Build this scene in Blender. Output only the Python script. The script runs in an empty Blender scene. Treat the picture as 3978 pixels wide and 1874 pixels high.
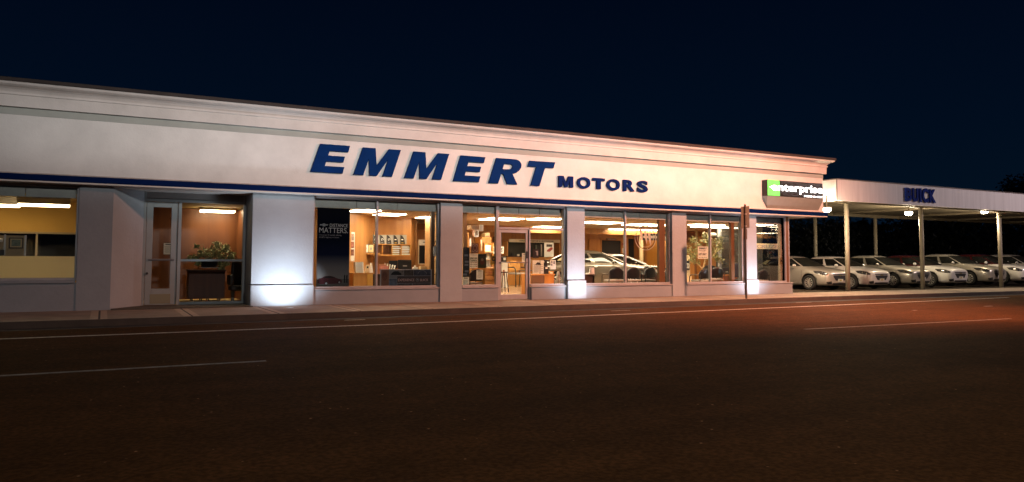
import bpy, math, random
from mathutils import Vector, Matrix
from mathutils.bvhtree import BVHTree
random.seed(7)
S = bpy.context.scene
COL = S.collection
PI = math.pi
rad = math.radians

# ------------------------------------------------------------------ camera
CX, CY, F = 1989.0, 840.0, 2953.78          # principal point and focal length in photo pixels
R = ((0.88095468, 0.0311715, 0.47217283),
     (-0.47318184, 0.04913468, 0.8795935),
     (0.00421819, -0.99830562, 0.05803521))
CAMZ = 1.24
cam_d = bpy.data.cameras.new('camera')
cam = bpy.data.objects.new('camera', cam_d)
COL.objects.link(cam)
cam_d.sensor_width = 36.0
cam_d.lens = F / 3978.0 * 36.0
cam_d.shift_y = -(937.0 - CY) / 3978.0
cam_d.clip_end = 3000
m = Matrix(((R[0][0], -R[0][1], -R[0][2], 0), (R[1][0], -R[1][1], -R[1][2], 0), (R[2][0], -R[2][1], -R[2][2], CAMZ), (0, 0, 0, 1)))
cam.matrix_world = m
S.camera = cam


def at(px, py, Y):
    """world point where the photo's pixel meets the plane at depth Y"""
    d = (px - CX, py - CY, F)
    v = [sum(R[i][k] * d[k] for k in range(3)) for i in range(3)]
    t = Y / v[1]
    return Vector((v[0] * t, Y, CAMZ + v[2] * t))


def fx(px, py=950, Y=20.8):
    return at(px, py, Y).x


# ------------------------------------------------------------------ world, exposure
S.view_settings.view_transform = 'Standard'
S.view_settings.look = 'None'
S.view_settings.exposure = 0
S.view_settings.gamma = 1
S.cycles.use_denoising = True
S.cycles.max_bounces = 8
S.cycles.transparent_max_bounces = 24
S.cycles.sample_clamp_indirect = 4.0
S.cycles.caustics_reflective = False
S.cycles.caustics_refractive = False
W = bpy.data.worlds.new('World')
S.world = W
W.use_nodes = True
nt = W.node_tree
bg = nt.nodes['Background']
tc = nt.nodes.new('ShaderNodeTexCoord')
sx = nt.nodes.new('ShaderNodeSeparateXYZ')
cr = nt.nodes.new('ShaderNodeValToRGB')
nt.links.new(tc.outputs['Generated'], sx.inputs[0])
nt.links.new(sx.outputs[2], cr.inputs[0])
nt.links.new(cr.outputs[0], bg.inputs[0])
e = cr.color_ramp.elements
e[0].position = 0.0; e[0].color = (0.0016, 0.0075, 0.0170, 1)
e[1].position = 0.40; e[1].color = (0.0003, 0.0020, 0.0085, 1)
x_ = cr.color_ramp.elements.new(0.16); x_.color = (0.0007, 0.0048, 0.0145, 1)
bg.inputs[1].default_value = 0.85


def lamp(name, typ, loc, power, col, aim=None, size=0.1, angle=60, blend=1.0):
    l = bpy.data.lights.new(name, typ)
    l.energy = power
    l.color = col
    o = bpy.data.objects.new(name, l)
    COL.objects.link(o)
    o.location = loc
    if typ in ('POINT', 'SPOT'):
        l.shadow_soft_size = size
    if typ == 'SPOT':
        l.spot_size = rad(angle)
        l.spot_blend = blend
    if aim:
        o.rotation_euler = (Vector(aim) - Vector(loc)).to_track_quat('-Z', 'Y').to_euler()
    return o


# street lights and facade flood beyond the frame, plus an added white fill
lamp('sodium_street_light', 'SPOT', (21.6, 8.6, 9.2), 19000, (1.0, 0.38, 0.22), (18.0, 18.3, 1.6), 0.35, 106, 1.0)
fl = lamp('facade_flood_light', 'SPOT', (9.5, -2.5, 8.0), 11500, (1.0, 0.985, 0.96), (10.0, 20.6, 4.4), 0.3, 80, 0.85)
fl.scale = (1.0, 0.118, 1.0)      # wide, flat floodlight beam
lamp('white_fill_light', 'SPOT', (3.0, -9.0, 9.0), 4400, (1.0, 0.96, 0.94), (7, 20, 1.5), 0.4, 100, 1.0)  # added neutral fill behind the camera, lifts lower walls and posters
lamp('far_street_light', 'SPOT', (44, 9, 9.0), 4200, (1.0, 0.80, 0.80), (42, 18, 0), 0.25, 165, 0.6)

# ------------------------------------------------------------------ materials
MATS = {}


def M(name, col, rough=0.6, metal=0.0, noise=None, bump=None, emit=None, spec=0.5, coat=0.0, stretch=None, col2=None):
    if name in MATS:
        return MATS[name]
    mt = bpy.data.materials.new(name)
    mt.use_nodes = True
    t = mt.node_tree
    b = t.nodes['Principled BSDF']
    b.inputs['Base Color'].default_value = (*col, 1)
    b.inputs['Roughness'].default_value = rough
    b.inputs['Metallic'].default_value = metal
    b.inputs['Specular IOR Level'].default_value = spec
    b.inputs['Coat Weight'].default_value = coat
    b.inputs['Coat Roughness'].default_value = 0.05
    if noise or bump:
        c = t.nodes.new('ShaderNodeTexCoord')
        mp = t.nodes.new('ShaderNodeMapping')
        t.links.new(c.outputs['Object'], mp.inputs[0])
        if stretch:
            mp.inputs['Scale'].default_value = stretch
    if noise:
        n = t.nodes.new('ShaderNodeTexNoise')
        n.inputs['Scale'].default_value = noise[0]
        n.inputs['Detail'].default_value = 6
        n.inputs['Roughness'].default_value = 0.65
        t.links.new(mp.outputs[0], n.inputs['Vector'])
        r = t.nodes.new('ShaderNodeValToRGB')
        a = noise[1]
        c2 = col2 or tuple(min(1, k * (1 + a)) for k in col)
        r.color_ramp.elements[0].position = 0.3
        r.color_ramp.elements[1].position = 0.7
        r.color_ramp.elements[0].color = (*[k * (1 - a) for k in col], 1)
        r.color_ramp.elements[1].color = (*c2, 1)
        t.links.new(n.outputs[0], r.inputs[0])
        t.links.new(r.outputs[0], b.inputs['Base Color'])
    if bump:
        n2 = t.nodes.new('ShaderNodeTexNoise')
        n2.inputs['Scale'].default_value = bump[0]
        n2.inputs['Detail'].default_value = 4
        t.links.new(mp.outputs[0], n2.inputs['Vector'])
        bp = t.nodes.new('ShaderNodeBump')
        bp.inputs['Strength'].default_value = bump[1]
        bp.inputs['Distance'].default_value = bump[2] if len(bump) > 2 else 0.02
        t.links.new(n2.outputs[0], bp.inputs['Height'])
        t.links.new(bp.outputs[0], b.inputs['Normal'])
    if emit:
        b.inputs['Emission Color'].default_value = (*emit[0], 1)
        b.inputs['Emission Strength'].default_value = emit[1]
    MATS[name] = mt
    return mt


def glass_mat(name, tint, refl=0.06, rough=0.0):
    if name in MATS:
        return MATS[name]
    mt = bpy.data.materials.new(name)
    mt.use_nodes = True
    t = mt.node_tree
    for n in list(t.nodes):
        if n.type == 'BSDF_PRINCIPLED':
            t.nodes.remove(n)
    out = t.nodes['Material Output']
    tr = t.nodes.new('ShaderNodeBsdfTransparent')
    tr.inputs[0].default_value = (*tint, 1)
    gl = t.nodes.new('ShaderNodeBsdfGlossy')
    gl.inputs['Roughness'].default_value = rough
    fr = t.nodes.new('ShaderNodeFresnel')
    fr.inputs[0].default_value = 1.35
    mu = t.nodes.new('ShaderNodeMath')
    mu.operation = 'MULTIPLY'
    mu.inputs[1].default_value = refl / 0.06
    t.links.new(fr.outputs[0], mu.inputs[0])
    mx = t.nodes.new('ShaderNodeMixShader')
    t.links.new(mu.outputs[0], mx.inputs[0])
    t.links.new(tr.outputs[0], mx.inputs[1])
    t.links.new(gl.outputs[0], mx.inputs[2])
    t.links.new(mx.outputs[0], out.inputs[0])
    MATS[name] = mt
    return mt


def wood(name, a, b_, scale=6.0, rough=0.45, vertical=True):
    if name in MATS:
        return MATS[name]
    mt = bpy.data.materials.new(name)
    mt.use_nodes = True
    t = mt.node_tree
    b = t.nodes['Principled BSDF']
    c = t.nodes.new('ShaderNodeTexCoord')
    mp = t.nodes.new('ShaderNodeMapping')
    mp.inputs['Scale'].default_value = (1, 1, 0.06) if vertical else (0.06, 1, 1)
    n = t.nodes.new('ShaderNodeTexNoise')
    n.inputs['Scale'].default_value = scale
    n.inputs['Detail'].default_value = 8
    n.inputs['Distortion'].default_value = 0.6
    r = t.nodes.new('ShaderNodeValToRGB')
    r.color_ramp.elements[0].position = 0.32
    r.color_ramp.elements[1].position = 0.68
    r.color_ramp.elements[0].color = (*a, 1)
    r.color_ramp.elements[1].color = (*b_, 1)
    t.links.new(c.outputs['Object'], mp.inputs[0])
    t.links.new(mp.outputs[0], n.inputs['Vector'])
    t.links.new(n.outputs[0], r.inputs[0])
    t.links.new(r.outputs[0], b.inputs['Base Color'])
    b.inputs['Roughness'].default_value = rough
    MATS[name] = mt
    return mt


def tiles(name, a, mortar, sx_, sy_, msize=0.01, rough=0.7, rot=0):
    if name in MATS:
        return MATS[name]
    mt = bpy.data.materials.new(name)
    mt.use_nodes = True
    t = mt.node_tree
    b = t.nodes['Principled BSDF']
    c = t.nodes.new('ShaderNodeTexCoord')
    mp = t.nodes.new('ShaderNodeMapping')
    mp.inputs['Rotation'].default_value = (0, 0, rot)
    br = t.nodes.new('ShaderNodeTexBrick')
    br.offset = 0.0
    br.inputs['Scale'].default_value = 1.0
    br.inputs['Brick Width'].default_value = sx_
    br.inputs['Row Height'].default_value = sy_
    br.inputs['Mortar Size'].default_value = msize
    br.inputs['Color1'].default_value = (*a, 1)
    br.inputs['Color2'].default_value = (*[k * 0.9 for k in a], 1)
    br.inputs['Mortar'].default_value = (*mortar, 1)
    t.links.new(c.outputs['Object'], mp.inputs[0])
    t.links.new(mp.outputs[0], br.inputs['Vector'])
    t.links.new(br.outputs[0], b.inputs['Base Color'])
    b.inputs['Roughness'].default_value = rough
    MATS[name] = mt
    return mt


def asphalt(name, dark, light, speck, rough=0.8):
    mt = bpy.data.materials.new(name)
    mt.use_nodes = True
    t = mt.node_tree
    b = t.nodes['Principled BSDF']
    c = t.nodes.new('ShaderNodeTexCoord')

    def noise(scale, detail, sv=None):
        mp = t.nodes.new('ShaderNodeMapping')
        if sv:
            mp.inputs['Scale'].default_value = sv
        t.links.new(c.outputs['Object'], mp.inputs[0])
        n = t.nodes.new('ShaderNodeTexNoise')
        n.inputs['Scale'].default_value = scale
        n.inputs['Detail'].default_value = detail
        t.links.new(mp.outputs[0], n.inputs['Vector'])
        return n

    def ramp(src, p0, c0, p1, c1):
        r = t.nodes.new('ShaderNodeValToRGB')
        r.color_ramp.elements[0].position = p0
        r.color_ramp.elements[0].color = (*c0, 1)
        r.color_ramp.elements[1].position = p1
        r.color_ramp.elements[1].color = (*c1, 1)
        t.links.new(src, r.inputs[0])
        return r

    def mix(a, b2, fac, mode):
        x = t.nodes.new('ShaderNodeMix')
        x.data_type = 'RGBA'
        x.blend_type = mode
        x.inputs[0].default_value = fac
        t.links.new(a, x.inputs[6])
        t.links.new(b2, x.inputs[7])
        return x.outputs[2]
    fine = ramp(noise(22, 12).outputs[0], 0.38, dark, 0.62, light)
    bands = ramp(noise(0.55, 3, (0.05, 1.6, 1)).outputs[0], 0.35, (0.82, 0.82, 0.82), 0.65, (1.08, 1.07, 1.06))
    patch = ramp(noise(0.25, 5).outputs[0], 0.3, (0.75, 0.75, 0.75), 0.7, (1.1, 1.1, 1.1))
    mott = ramp(noise(4.5, 10).outputs[0], 0.36, (0.87, 0.87, 0.87), 0.64, (1.12, 1.12, 1.12))
    o0 = mix(fine.outputs[0], mott.outputs[0], 1.0, 'MULTIPLY')
    o1 = mix(o0, bands.outputs[0], 1.0, 'MULTIPLY')
    o2 = mix(o1, patch.outputs[0], 1.0, 'MULTIPLY')
    vo = t.nodes.new('ShaderNodeTexVoronoi')
    vo.inputs['Scale'].default_value = 9
    t.links.new(c.outputs['Object'], vo.inputs['Vector'])
    sp = ramp(vo.outputs['Distance'], 0.05, speck, 0.14, (0, 0, 0))
    wn = ramp(noise(9, 2).outputs[0], 0.58, (0, 0, 0), 0.64, (1, 1, 1))
    s2 = mix(sp.outputs[0], wn.outputs[0], 1.0, 'MULTIPLY')
    o3 = mix(o2, s2, 1.0, 'ADD')
    t.links.new(o3, b.inputs['Base Color'])
    b.inputs['Roughness'].default_value = rough
    b.inputs['Specular IOR Level'].default_value = 0.02
    bp = t.nodes.new('ShaderNodeBump')
    bp.inputs['Strength'].default_value = 0.5
    bp.inputs['Distance'].default_value = 0.006
    t.links.new(noise(70, 4).outputs[0], bp.inputs['Height'])
    t.links.new(bp.outputs[0], b.inputs['Normal'])
    return mt


STUCCO = M('white_stucco', (0.66, 0.65, 0.625), 0.85, noise=(0.9, 0.11), bump=(30, 0.35, 0.01))
STUCCO_LOW = M('grey_lavender_stucco', (0.24, 0.27, 0.295), 0.85, noise=(1.3, 0.07), bump=(14, 0.5, 0.012))
STUCCO_PIL = M('pale_grey_stucco', (0.295, 0.33, 0.355), 0.85, noise=(1.3, 0.06), bump=(14, 0.6, 0.012))
CORN = M('cornice_paint', (0.60, 0.57, 0.54), 0.8, noise=(1.5, 0.10), bump=(25, 0.25, 0.01))
ROOFCAP = M('weathered_roof_edge', (0.035, 0.025, 0.022), 0.8, noise=(5, 0.45), stretch=(0.3, 1, 1))
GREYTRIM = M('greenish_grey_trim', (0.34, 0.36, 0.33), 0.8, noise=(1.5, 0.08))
BLUE = M('navy_enamel', (0.0008, 0.0105, 0.066), 0.6, noise=(2.0, 0.25), stretch=(0.3, 1, 1), spec=0.03)
WHITETRIM = M('white_trim', (0.55, 0.53, 0.50), 0.6, noise=(3, 0.12), stretch=(0.2, 1, 1))
ALU = M('aluminium_frame', (0.32, 0.32, 0.33), 0.5, 0.1, noise=(4, 0.1))
ALU_D = M('dark_aluminium', (0.14, 0.13, 0.14), 0.4, 0.3)
VAL = M('grey_valance', (0.36, 0.38, 0.36), 0.7, noise=(3, 0.15))
GLASS = glass_mat('window_glass', (0.97, 0.97, 0.96))
WOODW = wood('wood_panelling', (0.34, 0.15, 0.042), (0.44, 0.21, 0.065), 5)
WOODC = wood('column_wood', (0.11, 0.050, 0.018), (0.17, 0.080, 0.028), 6)
WOODO = wood('orange_wood', (0.42, 0.19, 0.04), (0.52, 0.25, 0.06), 7)
WOODD = wood('dark_wood', (0.022, 0.007, 0.005), (0.042, 0.013, 0.008), 7, 0.7)
WOODR = wood('lobby_panelling', (0.12, 0.040, 0.012), (0.18, 0.062, 0.018), 4)
BLACK = M('black_vinyl', (0.010, 0.010, 0.012), 0.35)
DARK = M('dark_void', (0.006, 0.006, 0.007), 0.6)
WHITE = M('white_paint', (0.75, 0.73, 0.70), 0.5)
PAPER = M('paper', (0.72, 0.70, 0.66), 0.8)
INK = M('ink', (0.03, 0.03, 0.035), 0.7)
GREYINK = M('grey_ink', (0.25, 0.25, 0.25), 0.7)
CREAM = M('cream_paint', (0.62, 0.50, 0.30), 0.7, noise=(1.2, 0.05))
TAN = M('tan_plaster', (0.45, 0.27, 0.12), 0.8, noise=(1.2, 0.05))
YELLOWCEIL = M('cream_ceiling', (0.60, 0.45, 0.18), 0.8)
YELLOWWALL = M('mustard_wall', (0.56, 0.34, 0.08), 0.8, noise=(1.0, 0.05))
CHROME = M('chrome', (0.75, 0.75, 0.75), 0.15, 1.0)
STEEL = M('brushed_steel', (0.35, 0.34, 0.32), 0.4, 0.8)
REDINK = M('red_print', (0.28, 0.03, 0.03), 0.6)
BLUEINK = M('blue_print', (0.05, 0.09, 0.22), 0.6)
GREENINK = M('green_print', (0.06, 0.12, 0.05), 0.6)
YELINK = M('yellow_print', (0.55, 0.38, 0.05), 0.6)
SKININK = M('brown_print', (0.30, 0.14, 0.08), 0.6)
LAMPW = M('fluorescent_diffuser', (0.8, 0.8, 0.8), 0.5, emit=((1.0, 0.80, 0.53), 33.0))
LAMPO = M('office_diffuser', (0.8, 0.8, 0.8), 0.5, emit=((1.0, 0.76, 0.42), 15.0))
LAMPL = M('lobby_diffuser', (0.8, 0.8, 0.8), 0.5, emit=((1.0, 0.79, 0.48), 34.0))


def translucent(name, col, fac=0.75, **kw):
    if name in MATS:
        return MATS[name]
    mt = M(name, col, 0.7, **kw)
    t = mt.node_tree
    tl = t.nodes.new('ShaderNodeBsdfTranslucent')
    tl.inputs[0].default_value = (*[min(1, c * 1.25) for c in col], 1)
    mx = t.nodes.new('ShaderNodeMixShader')
    mx.inputs[0].default_value = fac
    t.links.new(t.nodes['Principled BSDF'].outputs[0], mx.inputs[1])
    t.links.new(tl.outputs[0], mx.inputs[2])
    t.links.new(mx.outputs[0], t.nodes['Material Output'].inputs[0])
    return mt


# ------------------------------------------------------------------ mesh builder
def origin(o):
    v = Vector((0, 0, 0))
    while o is not None:
        v += Vector(o.location)
        o = o.parent
    return v


class MB:
    def __init__(s):
        s.v, s.f = [], []

    def add(s, vs, fs):
        n = len(s.v)
        s.v += [tuple(x) for x in vs]
        s.f += [tuple(i + n for i in f) for f in fs]
        return s

    def box(s, x0, x1, y0, y1, z0, z1):
        v = [(x0, y0, z0), (x1, y0, z0), (x1, y1, z0), (x0, y1, z0), (x0, y0, z1), (x1, y0, z1), (x1, y1, z1), (x0, y1, z1)]
        return s.add(v, [(0, 3, 2, 1), (4, 5, 6, 7), (0, 1, 5, 4), (1, 2, 6, 5), (2, 3, 7, 6), (3, 0, 4, 7)])

    def obox(s, c, ax, hx, hy, z0, z1):
        """box turned by angle ax about z, centre c=(x,y), half sizes"""
        ca, sa = math.cos(ax), math.sin(ax)
        v = []
        for z in (z0, z1):
            for a, b in ((-hx, -hy), (hx, -hy), (hx, hy), (-hx, hy)):
                v.append((c[0] + a * ca - b * sa, c[1] + a * sa + b * ca, z))
        return s.add(v, [(0, 3, 2, 1), (4, 5, 6, 7), (0, 1, 5, 4), (1, 2, 6, 5), (2, 3, 7, 6), (3, 0, 4, 7)])

    def wall(s, p, q, th, z0, z1):
        """upright slab from p to q, thickness th behind"""
        d = Vector((q[0] - p[0], q[1] - p[1]))
        n = Vector((-d.y, d.x)).normalized() * th
        v = []
        for z in (z0, z1):
            v += [(p[0], p[1], z), (q[0], q[1], z), (q[0] + n.x, q[1] + n.y, z), (p[0] + n.x, p[1] + n.y, z)]
        return s.add(v, [(0, 3, 2, 1), (4, 5, 6, 7), (0, 1, 5, 4), (1, 2, 6, 5), (2, 3, 7, 6), (3, 0, 4, 7)])

    def prism(s, poly, y0, y1):
        """(x,z) polygon, anticlockwise seen from -y, between y0 and y1"""
        n = len(poly)
        v = [(a, y0, b) for a, b in poly] + [(a, y1, b) for a, b in poly]
        fs = [tuple(range(n)), tuple(range(2 * n - 1, n - 1, -1))]
        fs += [((i + 1) % n, i, i + n, (i + 1) % n + n) for i in range(n)]
        return s.add(v, fs)

    def disc(s, cx, cz, rx, rz, y0, y1, n=20):
        return s.prism([(cx + rx * math.cos(2 * PI * i / n), cz + rz * math.sin(2 * PI * i / n)) for i in range(n)], y0, y1)

    def ring(s, cx, cz, rx, rz, w, y0, y1, n=32, a0=0, a1=2 * PI):
        full = abs(a1 - a0 - 2 * PI) < 1e-6
        k = n if full else n + 1
        vs = []
        for i in range(k):
            a = a0 + (a1 - a0) * i / n
            c, d = math.cos(a), math.sin(a)
            for y in (y0, y1):
                vs += [(cx + rx * c, y, cz + rz * d), (cx + (rx - w) * c, y, cz + (rz - w) * d)]
        fs = []
        for i in range(n):
            a, b = 4 * i, 4 * ((i + 1) % k)
            fs += [(a, a + 1, b + 1, b), (a + 2, b + 2, b + 3, a + 3), (a, b, b + 2, a + 2), (a + 1, a + 3, b + 3, b + 1)]
        return s.add(vs, fs)

    def tube(s, pts, r, n=8):
        pts = [Vector(p) for p in pts]
        rs = r if isinstance(r, (list, tuple)) else [r] * len(pts)
        vs, fs = [], []
        for i, p in enumerate(pts):
            d = (pts[min(i + 1, len(pts) - 1)] - pts[max(i - 1, 0)]).normalized()
            u = d.orthogonal().normalized() if abs(d.z) > 0.99 else d.cross(Vector((0, 0, 1))).normalized()
            w = d.cross(u)
            vs += [p + (u * math.cos(2 * PI * k / n) + w * math.sin(2 * PI * k / n)) * rs[i] for k in range(n)]
        for i in range(len(pts) - 1):
            for k in range(n):
                fs.append((i * n + k, i * n + (k + 1) % n, (i + 1) * n + (k + 1) % n, (i + 1) * n + k))
        fs.append(tuple(range(n - 1, -1, -1)))
        fs.append(tuple(range((len(pts) - 1) * n, len(pts) * n)))
        return s.add(vs, fs)

    def lathe(s, prof, c, n=20):
        vs, fs = [], []
        for r, z in prof:
            vs += [(c[0] + r * math.cos(2 * PI * k / n), c[1] + r * math.sin(2 * PI * k / n), c[2] + z) for k in range(n)]
        for i in range(len(prof) - 1):
            for k in range(n):
                fs.append((i * n + k, i * n + (k + 1) % n, (i + 1) * n + (k + 1) % n, (i + 1) * n + k))
        fs.append(tuple(range(n - 1, -1, -1)))
        fs.append(tuple(range((len(prof) - 1) * n, len(prof) * n)))
        return s.add(vs, fs)

    def build(s, name, mat, parent=None, smooth=False, bevel=0.0, kind=None):
        me = bpy.data.meshes.new(name)
        o = origin(parent)
        me.from_pydata([(x - o.x, y - o.y, z - o.z) for x, y, z in s.v], [], s.f)
        me.materials.append(mat)
        me.validate()
        ob = bpy.data.objects.new(name, me)
        COL.objects.link(ob)
        ob.parent = parent
        if smooth:
            for p in me.polygons:
                p.use_smooth = True
        if bevel:
            md = ob.modifiers.new('bevel', 'BEVEL')
            md.width = bevel
            md.segments = 2
            md.limit_method = 'ANGLE'
        if kind:
            ob['kind'] = kind
        return ob


def fontmesh(text, bold=0.0, shear=0.0):
    cu = bpy.data.curves.new('lettering', 'FONT')
    cu.body = text
    cu.size = 1
    cu.offset = bold
    cu.shear = shear
    cu.extrude = 0.5
    cu.resolution_u = 4
    ob = bpy.data.objects.new('lettering', cu)
    COL.objects.link(ob)
    dg = bpy.context.evaluated_depsgraph_get()
    me = bpy.data.meshes.new_from_object(ob.evaluated_get(dg))
    vs = [tuple(v.co) for v in me.vertices]
    fs = [tuple(p.vertices) for p in me.polygons]
    bpy.data.objects.remove(ob)
    bpy.data.curves.remove(cu)
    bpy.data.meshes.remove(me)
    return vs, fs


def text(mb, s, x0, x1, z0, z1, y0, y1, bold=0.0, shear=0.0):
    """lettering filling the box x0..x1, z0..z1, front at y0"""
    vs, fs = fontmesh(s, bold, shear)
    if not vs:
        return mb
    a = [min(v[k] for v in vs) for k in range(3)]
    b = [max(v[k] for v in vs) for k in range(3)]
    g = lambda v: (x0 + (v[0] - a[0]) / (b[0] - a[0]) * (x1 - x0),
                   y1 + (v[2] - a[2]) / (b[2] - a[2]) * (y0 - y1),
                   z0 + (v[1] - a[1]) / (b[1] - a[1]) * (z1 - z0))
    return mb.add([g(v) for v in vs], fs)


def tag(o, label, cat, group=None):
    o['label'] = label
    o['category'] = cat
    if group:
        o['group'] = group
    return o


def thing(name, label, cat, loc=(0, 0, 0), group=None):
    o = bpy.data.objects.new(name, None)
    COL.objects.link(o)
    o.location = loc
    o.empty_display_size = 0.1
    return tag(o, label, cat, group)


def copy_tree(o, parent=None):
    c = o.copy()
    COL.objects.link(c)
    c.parent = parent
    for ch in list(o.children):
        copy_tree(ch, c)
    return c


def pbox(mb, p0, p1, Y, depth):
    """box whose front at depth Y spans photo pixels p0 (top left) to p1 (bottom right)"""
    a, b = at(p0[0], p0[1], Y), at(p1[0], p1[1], Y)
    return mb.box(a.x, b.x, Y, Y + depth, b.z, a.z)


def prect(p0, p1, Y):
    a, b = at(p0[0], p0[1], Y), at(p1[0], p1[1], Y)
    return a.x, b.x, b.z, a.z


# ------------------------------------------------------------------ ground
ZR = -0.13
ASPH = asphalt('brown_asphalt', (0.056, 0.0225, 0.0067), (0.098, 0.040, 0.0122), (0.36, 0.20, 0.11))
LOTM = asphalt('lot_asphalt', (0.045, 0.038, 0.03), (0.07, 0.058, 0.046), (0.06, 0.05, 0.04))
CONC = M('concrete', (0.26, 0.20, 0.15), 0.85, noise=(1.6, 0.22), bump=(40, 0.4, 0.006))
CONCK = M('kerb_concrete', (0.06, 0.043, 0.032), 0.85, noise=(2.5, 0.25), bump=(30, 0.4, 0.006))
PALEJ = M('pale_scored_concrete', (0.40, 0.31, 0.23), 0.85, noise=(6, 0.2))
CRACK = M('joint_crack', (0.03, 0.022, 0.018), 0.9)  # dark crack between the pale score lines
AGG = M('exposed_aggregate', (0.07, 0.06, 0.045), 0.9, noise=(60, 0.6), bump=(60, 0.6, 0.01))
PAINTL = M('faded_lane_paint', (0.20, 0.16, 0.13), 0.75, noise=(10, 0.5))
PAINTW = M('worn_road_paint', (0.42, 0.36, 0.30), 0.7, noise=(14, 0.45))
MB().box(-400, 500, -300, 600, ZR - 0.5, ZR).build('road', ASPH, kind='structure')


def strip(pts_front, pts_back, z0, z1, name, mat, kind='structure'):
    n = len(pts_front)
    mb = MB()
    v = []
    for z in (z0, z1):
        v += [(x, y, z) for x, y in pts_front] + [(x, y, z) for x, y in pts_back]
    fs = []
    k = 2 * n
    for i in range(n - 1):
        fs += [(i, n + i, n + i + 1, i + 1), (k + i, k + i + 1, k + n + i + 1, k + n + i), (i, i + 1, k + i + 1, k + i), (n + i + 1, n + i, k + n + i, k + n + i + 1)]
    fs += [(0, k, k + n, n), (n - 1, 2 * n - 1, k + 2 * n - 1, k + n - 1)]
    return mb.add(v, fs).build(name, mat, kind=kind)


KERB = [(-30, 17.45), (0, 17.55), (10.5, 17.9), (24, 18.5), (34, 18.55), (140, 18.6)]
KB = [(x, y + 0.05) for x, y in KERB]
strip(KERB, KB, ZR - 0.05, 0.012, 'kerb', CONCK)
strip(KB, [(x, 21.3) for x, y in KB], ZR - 0.05, 0.004, 'sidewalk', CONC)
MB().box(23.6, 160, 21.3, 90, ZR - 0.05, 0.0).build('parking_lot', LOTM, kind='structure')
MB().box(0.2, 3.46, 20.62, 22.2, 0.004, 0.03).build('porch_floor', AGG, kind='structure')
GUT = [(x, y - 0.45) for x, y in KERB]
strip(GUT, [(x, y - 0.004) for x, y in KERB], ZR, ZR + 0.004, 'gutter', M('gutter_asphalt', (0.022, 0.014, 0.01), 0.8, noise=(3, 0.3), stretch=(0.3, 1, 1)))


def kerb_y(x):
    for (a, b), (c, d) in zip(KERB, KERB[1:]):
        if a <= x <= c:
            return b + (d - b) * (x - a) / (c - a)


for jx in (-0.03, 1.74, 3.57, 5.5, 7.4, 9.3, 11.2, 13.1, 15.0, 17.0, 19.0, 21.0, 23.0, 25.4, 27.8, 30.4, 33.0, 36, 39, 42):
    y0 = kerb_y(jx) + 0.2
    MB().box(jx - 0.17, jx - 0.02, y0, 20.55, 0.004, 0.008).box(jx + 0.02, jx + 0.15, y0, 20.55, 0.004, 0.008).build('sidewalk_score', PALEJ, kind='structure')
    MB().box(jx - 0.02, jx + 0.02, y0, 20.55, 0.004, 0.0075).build('sidewalk_joint', CRACK, kind='structure')
# road paint
EL = [(-30, 15.5), (5.3, 15.55), (13.4, 15.98), (24, 16.6), (31.2, 17.1)]
strip([(x, y - 0.055) for x, y in EL], [(x, y + 0.055) for x, y in EL], ZR, ZR + 0.004, 'edge_line', PAINTW)
strip([(-9, 10.70), (1.98, 10.64)], [(-9, 10.79), (1.98, 10.73)], ZR, ZR + 0.004, 'lane_line', PAINTL)
strip([(12.55, 10.80), (19.5, 10.62)], [(12.55, 10.88), (19.5, 10.70)], ZR, ZR + 0.004, 'lane_line', PAINTL)
for a, b in (((1338, 1245), (1430, 1245)), ((2375, 1209), (2450, 1207)), ((3092, 1177), (3165, 1176)), ((3545, 1207), (3570, 1207)), ((3825, 1191), (3855, 1190))):
    def g(p):
        d = (p[0] - CX, p[1] - CY, F)
        v = [sum(R[i][k] * d[k] for k in range(3)) for i in range(3)]
        t = (ZR - CAMZ) / v[2]
        return v[0] * t, v[1] * t
    (xa, ya), (xb, yb) = g(a), g(b)
    yb = ya
    MB().box(xa, xb, ya - 0.04, ya + 0.04, ZR, ZR + 0.005).build('road_mark', PAINTL, kind='structure')

# ------------------------------------------------------------------ the building
YL, YG, YU, YB = 20.8, 20.92, 20.62, 20.50
B = thing('dealership_building', 'long white single storey car showroom with lit windows and a navy band', 'building', (11, 20.8, 0))
XE = fx(3197, 750, YU)             # right end of the upper wall
XC = fx(3076, 950, YL)             # right end of the shop front
ZBT, ZBB = at(1600, 748, YB).z, at(1600, 768, YB).z
ZS = at(983, 745.5, YU - 0.1).z                         # soffit
ZH = ZS - 0.012                         # window heads
ZV = 2.70                          # ceiling and valance bottom
ZC0 = 4.70
XW = -9.0


def sweep(mb, prof, y_face):
    """profile (outward, z) carried along the front and round the right end"""
    n = len(prof)
    v = []
    for o, z in prof:
        v.append((XW, y_face - o, z))
    for o, z in prof:
        v.append((XE + o, y_face - o, z))
    for o, z in prof:
        v.append((XE + o, 36, z))
    fs = []
    for k in (0, n):
        for i in range(n):
            j = (i + 1) % n
            fs.append((k + i, k + n + i, k + n + j, k + j))
    fs.append(tuple(range(n)))
    fs.append(tuple(range(3 * n - 1, 2 * n - 1, -1)))
    return mb.add(v, fs)


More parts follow.
